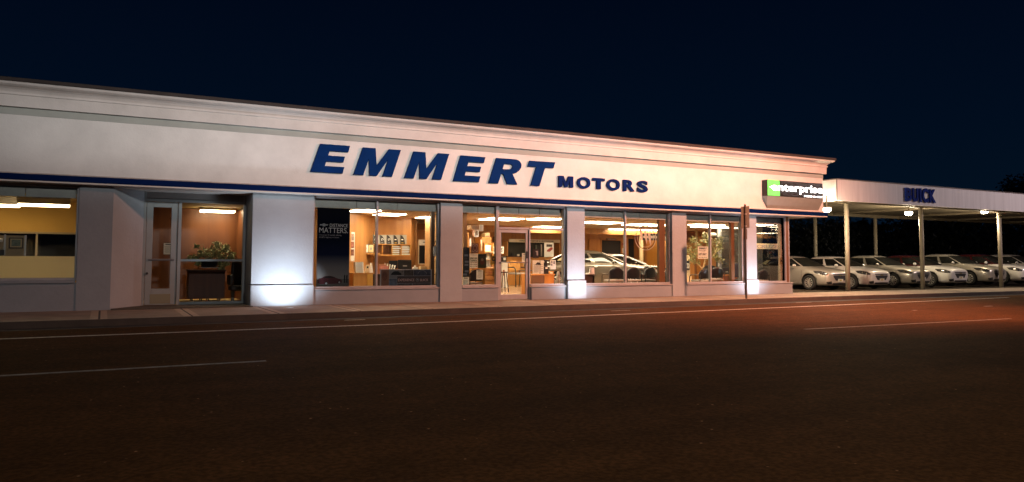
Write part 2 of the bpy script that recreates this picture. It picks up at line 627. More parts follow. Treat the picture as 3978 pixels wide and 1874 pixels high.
MB().box(XW, XE, YU, YU + 0.25, ZBB, 5.1).box(XE - 0.25, XE, YU + 0.25, 36, ZBB, 5.1).build('upper_wall', STUCCO, B)
MB().box(XW, XE - 0.25, YU + 0.25, 36, 4.7, 5.0).build('roof', M('roof_felt', (0.05, 0.05, 0.05), 0.9, noise=(2, 0.3)), B)
sweep(MB(), [(0, ZC0), (0.10, ZC0), (0.11, 4.965), (0.14, 4.97), (0.14, 5.02), (0.10, 5.022), (0, 5.022)], YU).build('frieze', CORN, B)
sweep(MB(), [(0, 5.022), (0.10, 5.022), (0.12, 5.05), (0.15, 5.09), (0.20, 5.125), (0.27, 5.15), (0.32, 5.18), (0.34, 5.23), (0, 5.23)], YU).build('cornice', CORN, B)
sweep(MB(), [(-0.2, 5.23), (0.36, 5.23), (0.37, 5.245), (0.37, 5.31), (0.34, 5.325), (-0.2, 5.37)], YU).build('roof_edge', ROOFCAP, B)
sweep(MB(), [(0, 4.53), (0.012, 4.53), (0.012, 4.699), (0, 4.699)], YU).build('frieze_grey_band', GREYTRIM, B)  # thin greenish grey trim band below the frieze
mb = MB()
sweep(mb, [(0, ZBB), (0.10, ZBB), (0.12, ZBB + 0.02), (0.12, ZBT - 0.02), (0.10, ZBT), (0, ZBT)], YU)
mb.build('navy_band', BLUE, B)
sweep(MB(), [(0, ZBT), (0.05, ZBT), (0.04, ZBT + 0.03), (0, ZBT + 0.035)], YU).build('band_flashing', M('stained_flashing', (0.40, 0.35, 0.32), 0.8, noise=(7, 0.35), stretch=(0.5, 1, 2)), B)
sweep(MB(), [(-0.3, ZS), (0.10, ZS), (0.10, ZBB), (-0.3, ZBB)], YU).build('soffit_trim', WHITETRIM, B)
MB().box(XW, XE - 0.0, YU + 0.30, YG + 0.1, ZS, ZS + 0.03).box(XC, XE, YG + 0.1, 26, ZS, ZS + 0.03).build('soffit', M('soffit_board', (0.45, 0.40, 0.34), 0.8, noise=(2, 0.1)), B)

# ---- lower front: pillars with plinths
for x0, x1, zp, hasp in ((fx(978), fx(1218), 0.58, True), (fx(1711), fx(1797), 0, False), (fx(2204), fx(2272), 0.62, True), (fx(2612), fx(2668), 0.0, False), (fx(2896), fx(2940), 0.58, True)):
    p = MB().box(x0, x1, YL, YG + 0.25, zp if hasp else 0.0, ZS).build('pillar', STUCCO_PIL, B, bevel=0.012)
    if hasp:
        MB().box(x0 - 0.02, x1 + 0.02, YL - 0.07, YG + 0.25, 0.0, zp - 0.015).build('plinth', STUCCO_PIL, p, bevel=0.03)
        MB().box(x0 - 0.0, x1 + 0.0, YL + 0.02, YG + 0.2, zp - 0.015, zp).build('groove', DARK, p)
# left wall panel and splayed porch wall
XR0, YR = 0.90, 21.9
MB().box(fx(301), 0.18, YL, YL + 0.35, 0.0, ZS).build('wall_panel', STUCCO_LOW, B)
MB().wall((0.18, YL), (XR0, YR), 0.2, 0.0, ZS).build('splayed_wall', STUCCO_PIL, B)
MB().box(XW, fx(301), YL + 0.02, YL + 0.35, 0.0, 0.66).build('bulkhead', STUCCO_LOW, B)
MB().box(XW, fx(301) - 0.02, YL - 0.03, YL + 0.3, 0.66, 0.72).build('sill_ledge', STUCCO_LOW, B)
MB().box(3.44, 3.60, YG + 0.25, YR + 0.15, 0, ZS).build('porch_side_wall', STUCCO_LOW, B)

def pane(x0, x1, z0, z1, y, parent, name='pane'):
    return MB().box(x0, x1, y, y + 0.008, z0, z1).build(name, GLASS, parent)


def window(x0, x1, mull, z0, z1, y=YG, fw=0.05, val=True, mat=None, last=None):
    mat = mat or ALU
    f = MB()
    f.box(x0, x0 + fw, y, y + 0.12, z0, z1).box(x1 - fw, x1, y, y + 0.12, z0, z1)
    f.box(x0 + fw, x1 - fw, y, y + 0.12, z1 - fw, z1).box(x0 + fw, x1 - fw, y - 0.04, y + 0.14, z0, z0 + 0.06)
    xs = [x0 + fw] + list(mull) + [x1 - fw]
    for q in mull:
        f.box(q - 0.028, q + 0.028, y - 0.006, y + 0.10, z0 + 0.06, z1 - fw)
    fo = f.build('window', mat, B, bevel=0.006)
    for i in range(len(xs) - 1):
        a = xs[i] + (0.028 if i else 0)
        b = xs[i + 1] - (0.028 if i < len(xs) - 2 else 0)
        pane(a, b, z0 + 0.06, z1 - fw, y + 0.045, fo)
    if val:
        k = max(2, int((x1 - x0) / 1.0))
        for i in range(k):
            a = x0 + 0.05 + (x1 - x0 - 0.1) * i / k
            b = x0 + 0.05 + (x1 - x0 - 0.1) * (i + 1) / k - 0.015
            MB().box(a, b, y + 0.125, y + 0.15, ZV - 0.02, z1).build('valance_panel', VAL, fo)
    return fo


ZSL = 0.40
# bulkheads under the show windows
for a, b in ((1218, 1711), (1797, 1940), (2068, 2204), (2272, 2612), (2668, 2896)):
    MB().box(fx(a), fx(b), YL + 0.04, YG + 0.2, 0.0, ZSL).build('bulkhead', STUCCO_LOW, B, bevel=0.015)
    MB().box(fx(a), fx(b), YL - 0.0, YG - 0.042, ZSL, ZSL + 0.035).build('sill_ledge', ALU, B, bevel=0.006)
MB().box(fx(2940), XC + 0.05, YL + 0.04, YG + 0.2, 0.0, ZSL).box(XC - 0.15, XC + 0.05, YG + 0.2, 25, 0, ZSL).build('bulkhead', STUCCO_LOW, B, bevel=0.015)
MB().box(fx(2940), XC + 0.05, YL - 0.0, YG - 0.042, ZSL, ZSL + 0.035).build('sill_ledge', ALU, B, bevel=0.006)

w_office = window(XW, fx(301), [fx(-200), ], 0.72, ZH, val=True)
film = MB().box(fx(-200) + 0.03, fx(301) - 0.05, YG + 0.056, YG + 0.062, 0.78, at(150, 996, YG).z)

FR = translucent('frosted_film', (0.80, 0.74, 0.58), 0.8)
film.build('frosted_film', FR, w_office)
w_sales = window(fx(1218), fx(1711), [fx(1470)], ZSL + 0.035, ZH)
w_notice = window(fx(1797), fx(1940), [], ZSL + 0.035, ZH)
w_car = window(fx(2272), fx(2612), [fx(2439)], ZSL + 0.035, ZH)
w_plant = window(fx(2668), fx(2896), [fx(2770)], ZSL + 0.035, ZH)
w_corner = window(fx(2940), XC - 0.17, [], ZSL + 0.035, ZH)
# entrance: door with side light and transom
xd0, xd1 = fx(1940), fx(2068)
ZT = at(1950, 890, YG).z
f = MB().box(xd0, xd0 + 0.05, YG, YG + 0.14, 0.0, ZH).box(xd1 - 0.05, xd1, YG, YG + 0.14, 0.0, ZT + 0.06)
f.box(xd0 + 0.05, fx(2204) - 0.05, YG, YG + 0.12, ZT, ZT + 0.06).box(xd0 + 0.05, fx(2204) - 0.05, YG, YG + 0.12, ZH - 0.05, ZH)
f.box(fx(2204) - 0.05, fx(2204), YG, YG + 0.12, ZSL, ZH).box(xd1, fx(2204) - 0.05, YG - 0.04, YG + 0.12, ZSL + 0.036, ZSL + 0.095)
w_entr = f.build('entrance_frame', ALU, B, bevel=0.006)
pane(xd0 + 0.05, fx(2204) - 0.05, ZT + 0.06, ZH - 0.05, YG + 0.05, w_entr)
pane(xd1, fx(2204) - 0.05, ZSL + 0.095, ZT, YG + 0.05, w_entr)
for i in range(3):
    a = xd0 + 0.06 + i * 0.76
    MB().box(a, a + 0.74, YG + 0.125, YG + 0.15, ZV - 0.02, ZH).build('valance_panel', VAL, w_entr)


def glass_door(x0, x1, z0, z1, y, st, rb, rt, mat, rail, parent):
    d = MB().box(x0, x0 + st, y, y + 0.05, z0, z1).box(x1 - st, x1, y, y + 0.05, z0, z1)
    d.box(x0 + st, x1 - st, y, y + 0.05, z0, z0 + rb).box(x0 + st, x1 - st, y, y + 0.05, z1 - rt, z1)
    do = d.build('door', mat, parent, bevel=0.006)
    pane(x0 + st, x1 - st, z0 + rb, z1 - rt, y + 0.02, do)
    MB().tube([(x0 + st * 0.5, y - 0.05, rail), (x1 - st * 0.5, y - 0.05, rail)], 0.016).box(x0 + st * 0.4, x0 + st * 0.6, y - 0.05, y, rail - 0.02, rail + 0.02).box(x1 - st * 0.6, x1 - st * 0.4, y - 0.05, y, rail - 0.02, rail + 0.02).build('push_bar', ALU_D, do)
    return do


door_m = glass_door(xd0 + 0.06, xd1 - 0.06, 0.02, ZT - 0.012, YG + 0.04, 0.085, 0.16, 0.10, ALU, at(1950, 1020, YG).z, B)
MB().box(xd1 - 0.13, xd1 - 0.08, YG + 0.015, YG + 0.04, 1.30, 1.52).build('lock_plate', DARK, door_m)

# porch screen: door on the left, tall light on the right
ALUB = M('pale_painted_frame', (0.22, 0.24, 0.235), 0.5, noise=(4, 0.06))
X0, X1 = XR0, 3.44
zt = at(600, 783, YR).z
zb = 0.06
xm0, xm1 = fx(690, 950, YR), fx(703, 950, YR)
f = MB().box(X0, X0 + 0.06, YR, YR + 0.12, 0.03, ZS).box(X1 - 0.07, X1, YR, YR + 0.12, 0.03, ZS)
f.box(X0 + 0.06, X1 - 0.07, YR, YR + 0.12, zt, zt + 0.07).box(xm0, xm1, YR - 0.01, YR + 0.10, 0.03, zt)
f.box(xm1, X1 - 0.07, YR, YR + 0.10, 0.03, 0.10).box(xm1, X1 - 0.07, YR + 0.003, YR + 0.08, at(800, 1012, YR).z - 0.03, at(800, 1012, YR).z + 0.03)
fs_ = f.build('porch_frame', ALUB, B, bevel=0.006)
MB().box(X0 + 0.06, X1 - 0.07, YR + 0.02, YR + 0.08, zt + 0.07, ZS).build('header_panel', M('header_board', (0.16, 0.15, 0.14), 0.7, noise=(2, 0.1)), fs_)
pane(xm1, X1 - 0.07, 0.10, at(800, 1012, YR).z - 0.03, YR + 0.04, fs_)
pane(xm1, X1 - 0.07, at(800, 1012, YR).z + 0.03, zt, YR + 0.04, fs_)
pd = glass_door(X0 + 0.07, xm0 - 0.01, 0.04, zt - 0.01, YR + 0.02, 0.155, 0.42, 0.14, ALUB, at(620, 1010, YR).z, B)
MB().box(X0 + 0.20, xm0 - 0.14, YR + 0.014, YR + 0.02, 0.07, 0.32).build('kick_plate', M('worn_brass', (0.20, 0.15, 0.09), 0.45, 0.7), pd)
MB().tube([(X0 + 0.115, YR - 0.05, 0.86), (X0 + 0.115, YR + 0.02, 0.86)], 0.03, 12).build('door_knob', DARK, pd)
zz = at(620, 1010, YR).z
MB().box(X0 + 0.225, xm0 - 0.165, YR + 0.024, YR + 0.066, zz - 0.025, zz + 0.025).build('mid_rail', ALUB, pd)

# ---- interior shell: office | lobby | showroom
ACT = tiles('acoustic_ceiling', (0.70, 0.54, 0.38), (0.34, 0.24, 0.15), 1.2, 0.6, 0.012)
FLT = tiles('vinyl_floor', (0.52, 0.35, 0.21), (0.42, 0.28, 0.16), 0.45, 0.45, 0.004, 0.22)
MB().box(3.6, XC - 0.1, YG + 0.26, 36, ZV, ZV + 0.1).box(XC - 0.1, 26.0, 25.0, 35.6, ZV, ZV + 0.1).build('showroom_ceiling', ACT, B)
MB().box(3.6, XC - 0.15, YG + 0.2, 36, 0.0, 0.03).box(XC - 0.15, 26.0, 25.0, 35.6, 0.0, 0.03).build('showroom_floor', FLT, B)
MB().box(3.6, 26.0, 34.0, 34.2, 0.03, ZV).build('showroom_back_wall', WOODW, B)
MB().box(25.9, 26.0, 25.0, 34.0, 0.03, ZV).build('showroom_side_wall', WOODW, B)
MB().box(XW - 0.2, 26.0, 35.7, 35.9, 0, 4.7).box(XW - 0.2, XW, YL, 35.7, 0, 5.0).build('outer_wall', STUCCO_LOW, B)
MB().box(XW, XC, YG + 0.002, YG + 0.29, ZH + 0.002, ZS - 0.002).build('header_board', WHITETRIM, B)
MB().box(0.2, 3.44, YG + 0.3, YR + 0.1, ZS, ZS + 0.03).build('porch_soffit', WHITETRIM, B)
MB().box(XC + 0.05, 26.1, 24.8, 25.0, 0.0, 3.2).box(26.01, 26.1, 25.0, 36, 0, 3.2).build('rear_wing_wall', M('dark_render', (0.06, 0.055, 0.05), 0.9, noise=(2, 0.2)), B)
MB().box(9.6, 26.0, 28.6, 28.95, 2.44, ZV).build('ceiling_beam', WOODW, B)
# wood-clad corner columns just inside the glass
for pa, pb in ((1689, 1703), (2581, 2603), (2862, 2874)):
    MB().box(fx(pa), fx(pb), YG + 0.16, YG + 0.28, ZSL, ZH).build('inner_column', WOODC, B)
MB().box(XC - 0.168, XC - 0.052, YG + 0.0, YG + 0.125, ZSL + 0.036, ZH).build('corner_column', WOODC, B)
MB().box(XC - 0.05, XC, YG - 0.004, YG + 0.125, ZSL + 0.036, ZH).build('corner_trim', ALU, B)
# glazed right hand wall of the corner bay
f = MB().box(XC - 0.05, XC + 0.05, YG + 0.13, YG + 0.2, ZSL, ZH).box(XC - 0.05, XC + 0.05, 24.65, 24.78, ZSL, ZH).box(XC - 0.05, XC + 0.05, 22.75, 22.81, ZSL, ZH)
f.box(XC - 0.05, XC + 0.05, YG + 0.2, 24.65, ZH - 0.06, ZH).box(XC - 0.06, XC + 0.06, YG + 0.2, 24.65, ZSL, ZSL + 0.06)
fo = f.build('window', ALU, B)
MB().box(XC - 0.005, XC + 0.003, YG + 0.2, 22.75, ZSL + 0.06, ZH - 0.06).build('pane', GLASS, fo)
MB().box(XC - 0.005, XC + 0.003, 22.81, 24.65, ZSL + 0.06, ZH - 0.06).build('pane', GLASS, fo)
# sales office partitions behind the second window
q0, q1, q2, q3 = at(1330, 850, 22.4), at(1453, 850, 24.9), at(1598, 850, 25.0), at(1618, 850, 25.6)
mb = MB().wall((3.7, 22.35), (q0.x, 22.4), 0.1, 0.03, ZV).wall((q0.x, 22.4), (q1.x, 24.9), 0.1, 0.03, ZV).wall((q1.x, 24.9), (q2.x, 25.0), 0.1, 0.03, ZV)
mb.wall((q2.x, 25.0), (q3.x, 25.6), 0.1, 0.03, ZV).wall((q3.x, 25.6), (9.75, 25.62), 0.1, 0.03, ZV)
mb.build('office_partition', WOODW, B)
MB().box(9.72, 9.82, YG + 0.3, 24.4, 0.03, ZV).build('dividing_wall', TAN, B)
MB().wall((9.82, 24.4), (11.6, 27.6), 0.1, 0.03, ZV).build('corridor_wall', TAN, B)
# lobby
MB().box(0.3, 3.6, YR + 0.12, 26, 2.75, 2.8).build('lobby_ceiling', M('lobby_ceiling_paint', (0.50, 0.36, 0.12), 0.8), B)
MB().box(0.3, 3.6, 24.6, 24.7, 0.03, 2.75).box(3.6, 3.7, YR + 0.15, 24.6, 0.03, 2.9).build('lobby_wall', WOODR, B)
MB().box(0.3, 3.6, YR + 0.1, 24.6, 0.0, 0.04).build('lobby_floor', M('lobby_carpet', (0.62, 0.44, 0.17), 0.9, noise=(8, 0.1)), B)
MB().box(0.1, 0.3, YL + 0.36, 27, 0.0, 2.9).build('lobby_side_wall', WOODR, B)
# left office
MB().box(XW, 0.1, YG + 0.35, 27, 2.86, 2.9).build('office_ceiling', YELLOWCEIL, B)
zd = at(150, 902, 25.5).z
MB().box(XW, 0.1, 25.5, 25.7, zd, 2.86).box(XW, 0.1, 25.5, 25.7, 0.0, 0.9).build('office_back_wall', YELLOWWALL, B)
MB().box(XW, 0.1, 26.4, 26.5, 0.9, zd).build('dark_room_beyond', DARK, B)
w_in = MB().box(XW, 0.1, 25.47, 25.55, zd - 0.05, zd).box(at(142, 950, 25.5).x - 0.025, at(142, 950, 25.5).x + 0.025, 25.48, 25.55, 0.9, zd - 0.05).build('inner_window', M('inner_frame', (0.30, 0.24, 0.16), 0.5), B)
pane(XW, 0.1, 0.9, zd - 0.05, 25.56, w_in)
MB().box(XW, 0.1, YG + 0.3, 27, 0.0, 0.03).build('office_floor', M('office_carpet', (0.2, 0.14, 0.08), 0.9, noise=(10, 0.1)), B)
MB().box(XW, 0.1, YG + 0.36, YG + 0.40, 2.80, ZH).build('office_valance', VAL, B)


# ------------------------------------------------------------------ wall lettering
def curvemesh(polys):
    cu = bpy.data.curves.new('lettering', 'CURVE')
    cu.dimensions = '2D'
    cu.fill_mode = 'BOTH'
    cu.extrude = 0.5
    for p in polys:
        sp = cu.splines.new('POLY')
        sp.points.add(len(p) - 1)
        for q, (a, b) in zip(sp.points, p):
            q.co = (a, b, 0, 1)
        sp.use_cyclic_u = True
    ob = bpy.data.objects.new('lettering', cu)
    COL.objects.link(ob)
    dg = bpy.context.evaluated_depsgraph_get()
    me = bpy.data.meshes.new_from_object(ob.evaluated_get(dg))
    r = [tuple(v.co) for v in me.vertices], [tuple(p.vertices) for p in me.polygons]
    bpy.data.objects.remove(ob)
    bpy.data.curves.remove(cu)
    bpy.data.meshes.remove(me)
    return r


def arc(cx, cy, rx, ry, a0, a1, n=10):
    return [(cx + rx * math.cos(rad(a0 + (a1 - a0) * i / n)), cy + ry * math.sin(rad(a0 + (a1 - a0) * i / n))) for i in range(n + 1)]


LE = [[(0, 0), (1, 0), (1, .23), (.38, .23), (.38, .395), (.93, .395), (.93, .605), (.38, .605), (.38, .77), (1, .77), (1, 1), (0, 1)]]
LM = [[(0, 0), (.25, 0), (.25, .62), (.41, 0), (.60, 0), (.75, .62), (.75, 0), (1, 0), (1, 1), (.68, 1), (.505, .38), (.33, 1), (0, 1)]]
LT = [[(.33, 0), (.67, 0), (.67, .76), (1, .76), (1, 1), (0, 1), (0, .76), (.33, .76)]]
LR = [[(0, 0), (.34, 0), (.34, .38), (.42, .38), (.66, 0), (1.03, 0), (.73, .43)] + arc(.66, .70, .33, .30, -65, 90, 10) + [(0, 1)],
      [(.34, .58), (.34, .79)] + arc(.56, .685, .11, .105, 90, -90, 8)]


def wall_letter(mb, polys, bl, tl, tr, br, Y, dep):
    """glyph mapped on the four photo corners of its place on the wall"""
    P = [at(*p, Y) for p in (bl, br, tr, tl)]
    vs, fs = curvemesh(polys)
    out = []
    for u, v, w in vs:
        x = (P[0].x * (1 - u) + P[1].x * u) * (1 - v) + (P[3].x * (1 - u) + P[2].x * u) * v
        z = (P[0].z * (1 - u) + P[1].z * u) * (1 - v) + (P[3].z * (1 - u) + P[2].z * u) * v
        out.append((x, Y + (0.5 - w) * dep, z))
    return mb.add(out, fs)


c7 = lambda p: (1150 + p[0] * .5629, 480 + p[1] * .5629)
LETB = M('blue_letter_face', (0.0012, 0.024, 0.120), 0.6, noise=(3, 0.15), spec=0.03)
LETB2 = M('dark_blue_letter_face', (0.0015, 0.015, 0.095), 0.6, noise=(3, 0.15), spec=0.03)
LETS = M('letter_return', (0.05, 0.035, 0.03), 0.6)
YS = YU - 0.07
sg = thing('wall_lettering', 'large slanted navy block letters raised on the white upper wall', 'sign', (at(1520, 640, YU).x, YU, at(1520, 740, YU).z))
for polys, bl, tl, tr, br in ((LE, (100, 333), (168, 140), (373, 155), (322, 346)), (LM, (397, 353), (462, 165), (725, 184), (663, 368)),
                              (LM, (748, 376), (812, 193), (1058, 211), (1002, 388)), (LE, (1085, 397), (1137, 220), (1308, 233), (1263, 405)),
                              (LR, (1330, 411), (1383, 238), (1572, 252), (1522, 421)), (LT, (1560, 423), (1612, 257), (1790, 269), (1740, 436))):
    lo = wall_letter(MB(), polys, c7(bl), c7(tl), c7(tr), c7(br), YS, 0.035).build('letter', LETB, sg)
    wall_letter(MB(), polys, *[(c7(p)[0] - 0.8, c7(p)[1] + 0.8) for p in (bl, tl, tr, br)], YS + 0.028, 0.035).build('letter_return', LETS, lo)
sg = thing('wall_lettering', 'small upright dark blue capitals raised on the pinkish wall after the big slanted ones', 'sign', (at(2340, 720, YU).x, YU, at(2340, 740, YU).z))
for ch, x0, y0, x1, y1 in (('M', 1814, 360, 1914, 442), ('O', 1942, 367, 2033, 452), ('T', 2049, 375, 2132, 455), ('O', 2146, 381, 2237, 465), ('R', 2260, 388, 2340, 470), ('S', 2358, 393, 2430, 477)):
    a, b = at(*c7((x0, y0)), YS), at(*c7((x1, y1)), YS)
    for mt, nm, dx, y0, y1 in ((LETB2, 'letter', 0, YS - 0.005, YS + 0.03), (LETS, 'letter_return', 0.008, YS + 0.032, YS + 0.062)):
        if ch in 'MT':
            vs, fs = curvemesh(LM if ch == 'M' else LT)
            MB().add([(a.x - dx + u * (b.x - a.x), y0 + (0.5 - w_) * (y1 - y0), b.z - dx + v_ * (a.z - b.z)) for u, v_, w_ in vs], fs).build(nm, mt, sg)
        else:
            text(MB(), ch, a.x - dx, b.x - dx, b.z - dx, a.z - dx, y0, y1, 0.035).build(nm, mt, sg)

# ------------------------------------------------------------------ lit box sign at the corner
c4 = lambda x, y: (2700 + x * .3295, 500 + y * .3295)
YF = YU - 0.28
a, b = at(*c4(852, 600), YF), at(*c4(1510, 830), YF)
sx0, sx1, sz0, sz1 = a.x, b.x, b.z, a.z
sg = thing('lit_sign', 'backlit black box sign with a green square and glowing white lower-case letters', 'sign', ((sx0 + sx1) / 2, YU, sz0))
MB().box(sx0, sx1, YF, YU, sz0, sz1).build('sign_case', M('black_case', (0.012, 0.014, 0.013), 0.4), sg, bevel=0.02)
gx1 = at(*c4(997, 700), YF).x
gm = M('green_backlit_face', (0.1, 0.5, 0.1), 0.4, emit=((0.13, 0.85, 0.10), 1.0))
MB().box(sx0 + 0.01, gx1, YF - 0.008, YF + 0.01, sz0 + 0.01, sz1 - 0.01).build('green_panel', gm, sg, bevel=0.01)
WL = M('white_backlit_letters', (0.8, 0.8, 0.8), 0.4, emit=((0.95, 1.0, 0.97), 3.0))
hh = sz1 - sz0
zc = at(*c4(930, 705), YF).z
text(MB(), 'enterprise', at(*c4(905, 700), YF).x, sx1 - 0.03, sz0 + 0.19 * hh, sz0 + 0.80 * hh, YF - 0.018, YF, 0.012).build('letters', WL, sg)
MB().prism([(at(*c4(875, 700), YF).x, sz0 + .545 * hh), (at(*c4(925, 700), YF).x, sz0 + .42 * hh), (at(*c4(925, 700), YF).x, sz0 + .68 * hh)], YF - 0.017, YF).build('arrow_mark', WL, sg)
text(MB(), 'rent-a-car', at(*c4(1285, 700), YF).x, sx1 - 0.03, sz0 + 0.05 * hh, sz0 + 0.19 * hh, YF - 0.016, YF, 0.03).build('small_letters', M('white_small_letters', (0.8, 0.8, 0.8), 0.4, emit=((0.95, 1, 0.97), 2.2)), sg)
wx0 = at(*c4(850, 935), YU).x
v = []
for y, z, q in ((YF + 0.01, sz0 - 0.003, sx0), (YU - 0.003, sz0 - 0.003, sx0), (YU - 0.003, at(*c4(850, 938), YU).z, wx0 - 0.03)):
    v += [(q, y, z), (sx1 + 0.05, y, z)]
MB().add(v, [(0, 2, 4), (1, 5, 3), (0, 1, 3, 2), (2, 3, 5, 4), (0, 4, 5, 1)]).build('bracket', M('grey_bracket', (0.26, 0.27, 0.24), 0.6, noise=(3, 0.08)), sg)
lamp('sign_glow', 'AREA', ((sx0 + sx1) / 2, YF - 0.1, (sz0 + sz1) / 2), 4, (0.9, 1, 0.9), ((sx0 + sx1) / 2, YF - 3, sz0), 1.2)

# ------------------------------------------------------------------ pillar uplights set flush in the sidewalk
UPM = M('uplight_lens', (0.8, 0.8, 0.8), 0.2, emit=((0.85, 0.92, 1.0), 0.12))
for (p0, p1), pw, lab in (((978, 1218), 470, 'flush round uplight in the sidewalk below the widest pillar'), ((2204, 2272), 330, 'flush round uplight in the sidewalk beside the glass door pillar'), ((2896, 2940), 370, 'flush round uplight in the sidewalk by the pole sign')):
    ux = (fx(p0) + fx(p1)) / 2
    t = thing('uplight', lab, 'lamp', (ux, YL - 1.0, 0.004), 'uplights below the pillars')
    MB().lathe([(0.09, 0), (0.09, 0.008), (0.07, 0.010)], (ux, YL - 1.0, 0.004), 20).build('rim', STEEL, t)
    MB().lathe([(0.065, 0.0101), (0.03, 0.013)], (ux, YL - 1.0, 0.004), 20).build('lens', UPM, t)
    lamp('uplight_beam', 'SPOT', (ux, YL - 1.0, 0.03), pw, (0.80, 0.88, 1.0), (ux, YL + 0.02, 1.05), 0.14, 126, 1.0)

# ------------------------------------------------------------------ carport beside the showroom
YCF = 21.0
CP = thing('carport', 'long flat white carport on round posts over the row of parked cars', 'carport', (40, 24, 0))
cx0 = at(3253, 740, YCF).x
zct, zcb = at(3300, 701, YCF).z, at(3300, 783, YCF).z
FASC = M('white_corrugated_fascia', (0.74, 0.71, 0.72), 0.6, noise=(1.2, 0.10), stretch=(6, 1, 0.3))
CEILP = M('carport_ceiling', (0.20, 0.165, 0.11), 0.8, noise=(1.5, 0.15))
BEAM = M('carport_beam', (0.16, 0.13, 0.09), 0.7, noise=(2, 0.15))
mb = MB()
n = 260
xr = 60.0
vs = []
for i in range(n + 1):
    x = cx0 + (xr - cx0) * i / n
    dy = 0.0012 if i % 2 else 0.0
    vs += [(x, YCF + dy, zcb), (x, YCF + dy, zct), (x, YCF + 0.08, zcb), (x, YCF + 0.08, zct)]
fs = []
for i in range(n):
    a = 4 * i
    fs += [(a, a + 4, a + 5, a + 1), (a + 1, a + 5, a + 7, a + 3), (a + 4, a, a + 2, a + 6)]
mb.add(vs, fs).build('front_fascia', FASC, CP)
mb = MB()
for k in range(16):
    y = YCF + 0.08 + k * 0.5
    mb.box(cx0 + (0.012 if k % 2 else 0), cx0 + 0.08, y, y + 0.49, zcb, zct)
mb.build('end_fascia', FASC, CP)
MB().box(cx0 - 0.03, xr, YCF - 0.03, YCF + 0.12, zct, zct + 0.035).box(cx0 - 0.03, cx0 + 0.1, YCF + 0.12, 29, zct, zct + 0.035).build('edge_flashing', M('dark_flashing', (0.14, 0.11, 0.10), 0.6, noise=(4, 0.3)), CP)
MB().box(cx0 + 0.09, xr, YCF + 0.09, 29, zcb + 0.16, zct - 0.02).build('ceiling', CEILP, CP)
for y in (21.75, 28.2):
    MB().box(cx0 + 0.09, xr, y - 0.08, y + 0.08, zcb + 0.0, zcb + 0.157).build('beam', BEAM, CP)
for i in range(6):
    x = cx0 + 3.0 + i * 5.6
    MB().box(x - 0.06, x + 0.06, YCF + 0.1, 28.9, zcb + 0.06, zcb + 0.159).build('cross_beam', BEAM, CP)
POSTM = M('post_paint', (0.29, 0.25, 0.19), 0.55, noise=(4, 0.15), bump=(12, 0.1, 0.01), stretch=(1, 1, 0.3))
for px, y in ((3291, 21.75), (3581, 21.75), (3885, 21.75), (3168, 28.2), (3402, 28.2)):
    x = at(px, 960, y).x
    p = MB().tube([(x, y, -0.02), (x, y, zcb)], 0.095, 16).build('post', POSTM, CP, smooth=True)
    MB().box(x - 0.35, x + 0.35, y - 0.1, y + 0.1, zcb - 0.03, zcb - 0.002).build('cap_plate', BEAM, p)
sg = thing('wall_lettering', 'condensed navy capitals raised on the white carport fascia', 'sign', (at(3572, 790, YCF).x, YCF, zcb))
c3 = lambda x, y: (3100 + x * .2636, 640 + y * .2636)
for ch, xa, xb, ya, yb in (('B', 1562, 1660, 340, 545), ('U', 1668, 1758, 346, 552), ('I', 1771, 1804, 350, 556), ('C', 1812, 1910, 347, 566), ('K', 1918, 2015, 362, 568)):
    a, b = at(*c3(xa, ya), YCF), at(*c3(xb, yb), YCF)
    text(MB(), ch, a.x, b.x, b.z, a.z, YCF - 0.07, YCF - 0.02, 0.045).build('letter', M('navy_carport_letter', (0.010, 0.028, 0.20), 0.6, noise=(3, 0.15), spec=0.03), sg)
FLM = M('flood_lens', (0.8, 0.8, 0.8), 0.3, emit=((1.0, 0.86, 0.62), 30.0))
for px, py, y, pw, lab in ((3212, 815, 20.95, 1100, 'glowing flood lamp under the carport beside the showroom corner'), (3530, 829, 22.6, 560, 'glowing flood lamp under the carport left of the middle post'), (3824, 822, 22.3, 400, 'glowing flood lamp under the carport near the last post')):
    q = at(px, py, y)
    t = thing('flood_lamp', lab, 'lamp', (q.x, y, q.z), 'flood lamps under the carport')
    MB().tube([(q.x, y, q.z + 0.05), (q.x, y, zcb + 0.16)], 0.025).box(q.x - 0.16, q.x + 0.16, y - 0.1, y + 0.12, q.z + 0.05, q.z + 0.11).build('housing', BEAM, t)
    MB().lathe([(0.10, -0.10), (0.16, -0.04), (0.17, 0.05)], (q.x, y, q.z), 16).build('lens', FLM, t, smooth=True)
    lamp('flood_light', 'POINT', (q.x, y - 0.02, q.z - 0.22), pw * 0.62, (1.0, 0.80, 0.52), None, 0.12)

# ------------------------------------------------------------------ pole sign seen from behind
pb = at(2900.5, 1162, 18.55)
PSM = M('weathered_sign_back', (0.10, 0.078, 0.055), 0.6, 0.2, noise=(3, 0.2))
ps = thing('pole_sign', 'brown back of a street sign on a slim pole at the kerb', 'sign', (pb.x, 18.55, 0))
ztop = at(2905, 795, 18.55).z
MB().box(pb.x - 0.022, pb.x + 0.03, 18.55, 18.59, 0.0, ztop).build('pole', M('dark_pole', (0.07, 0.055, 0.04), 0.5, 0.4), ps)


def rrect(x0, x1, z0, z1, r=0.03, skew=0.0):
    p = []
    for cx_, cz_, a in ((x1 - r, z0 + r, -90), (x1 - r, z1 - r, 0), (x0 + r, z1 - r, 90), (x0 + r, z0 + r, 180)):
        for k in range(5):
            t_ = rad(a + 22.5 * k)
            xx = cx_ + r * math.cos(t_)
            p.append((xx, cz_ + r * math.sin(t_) + (xx - x0) * skew))
    return p


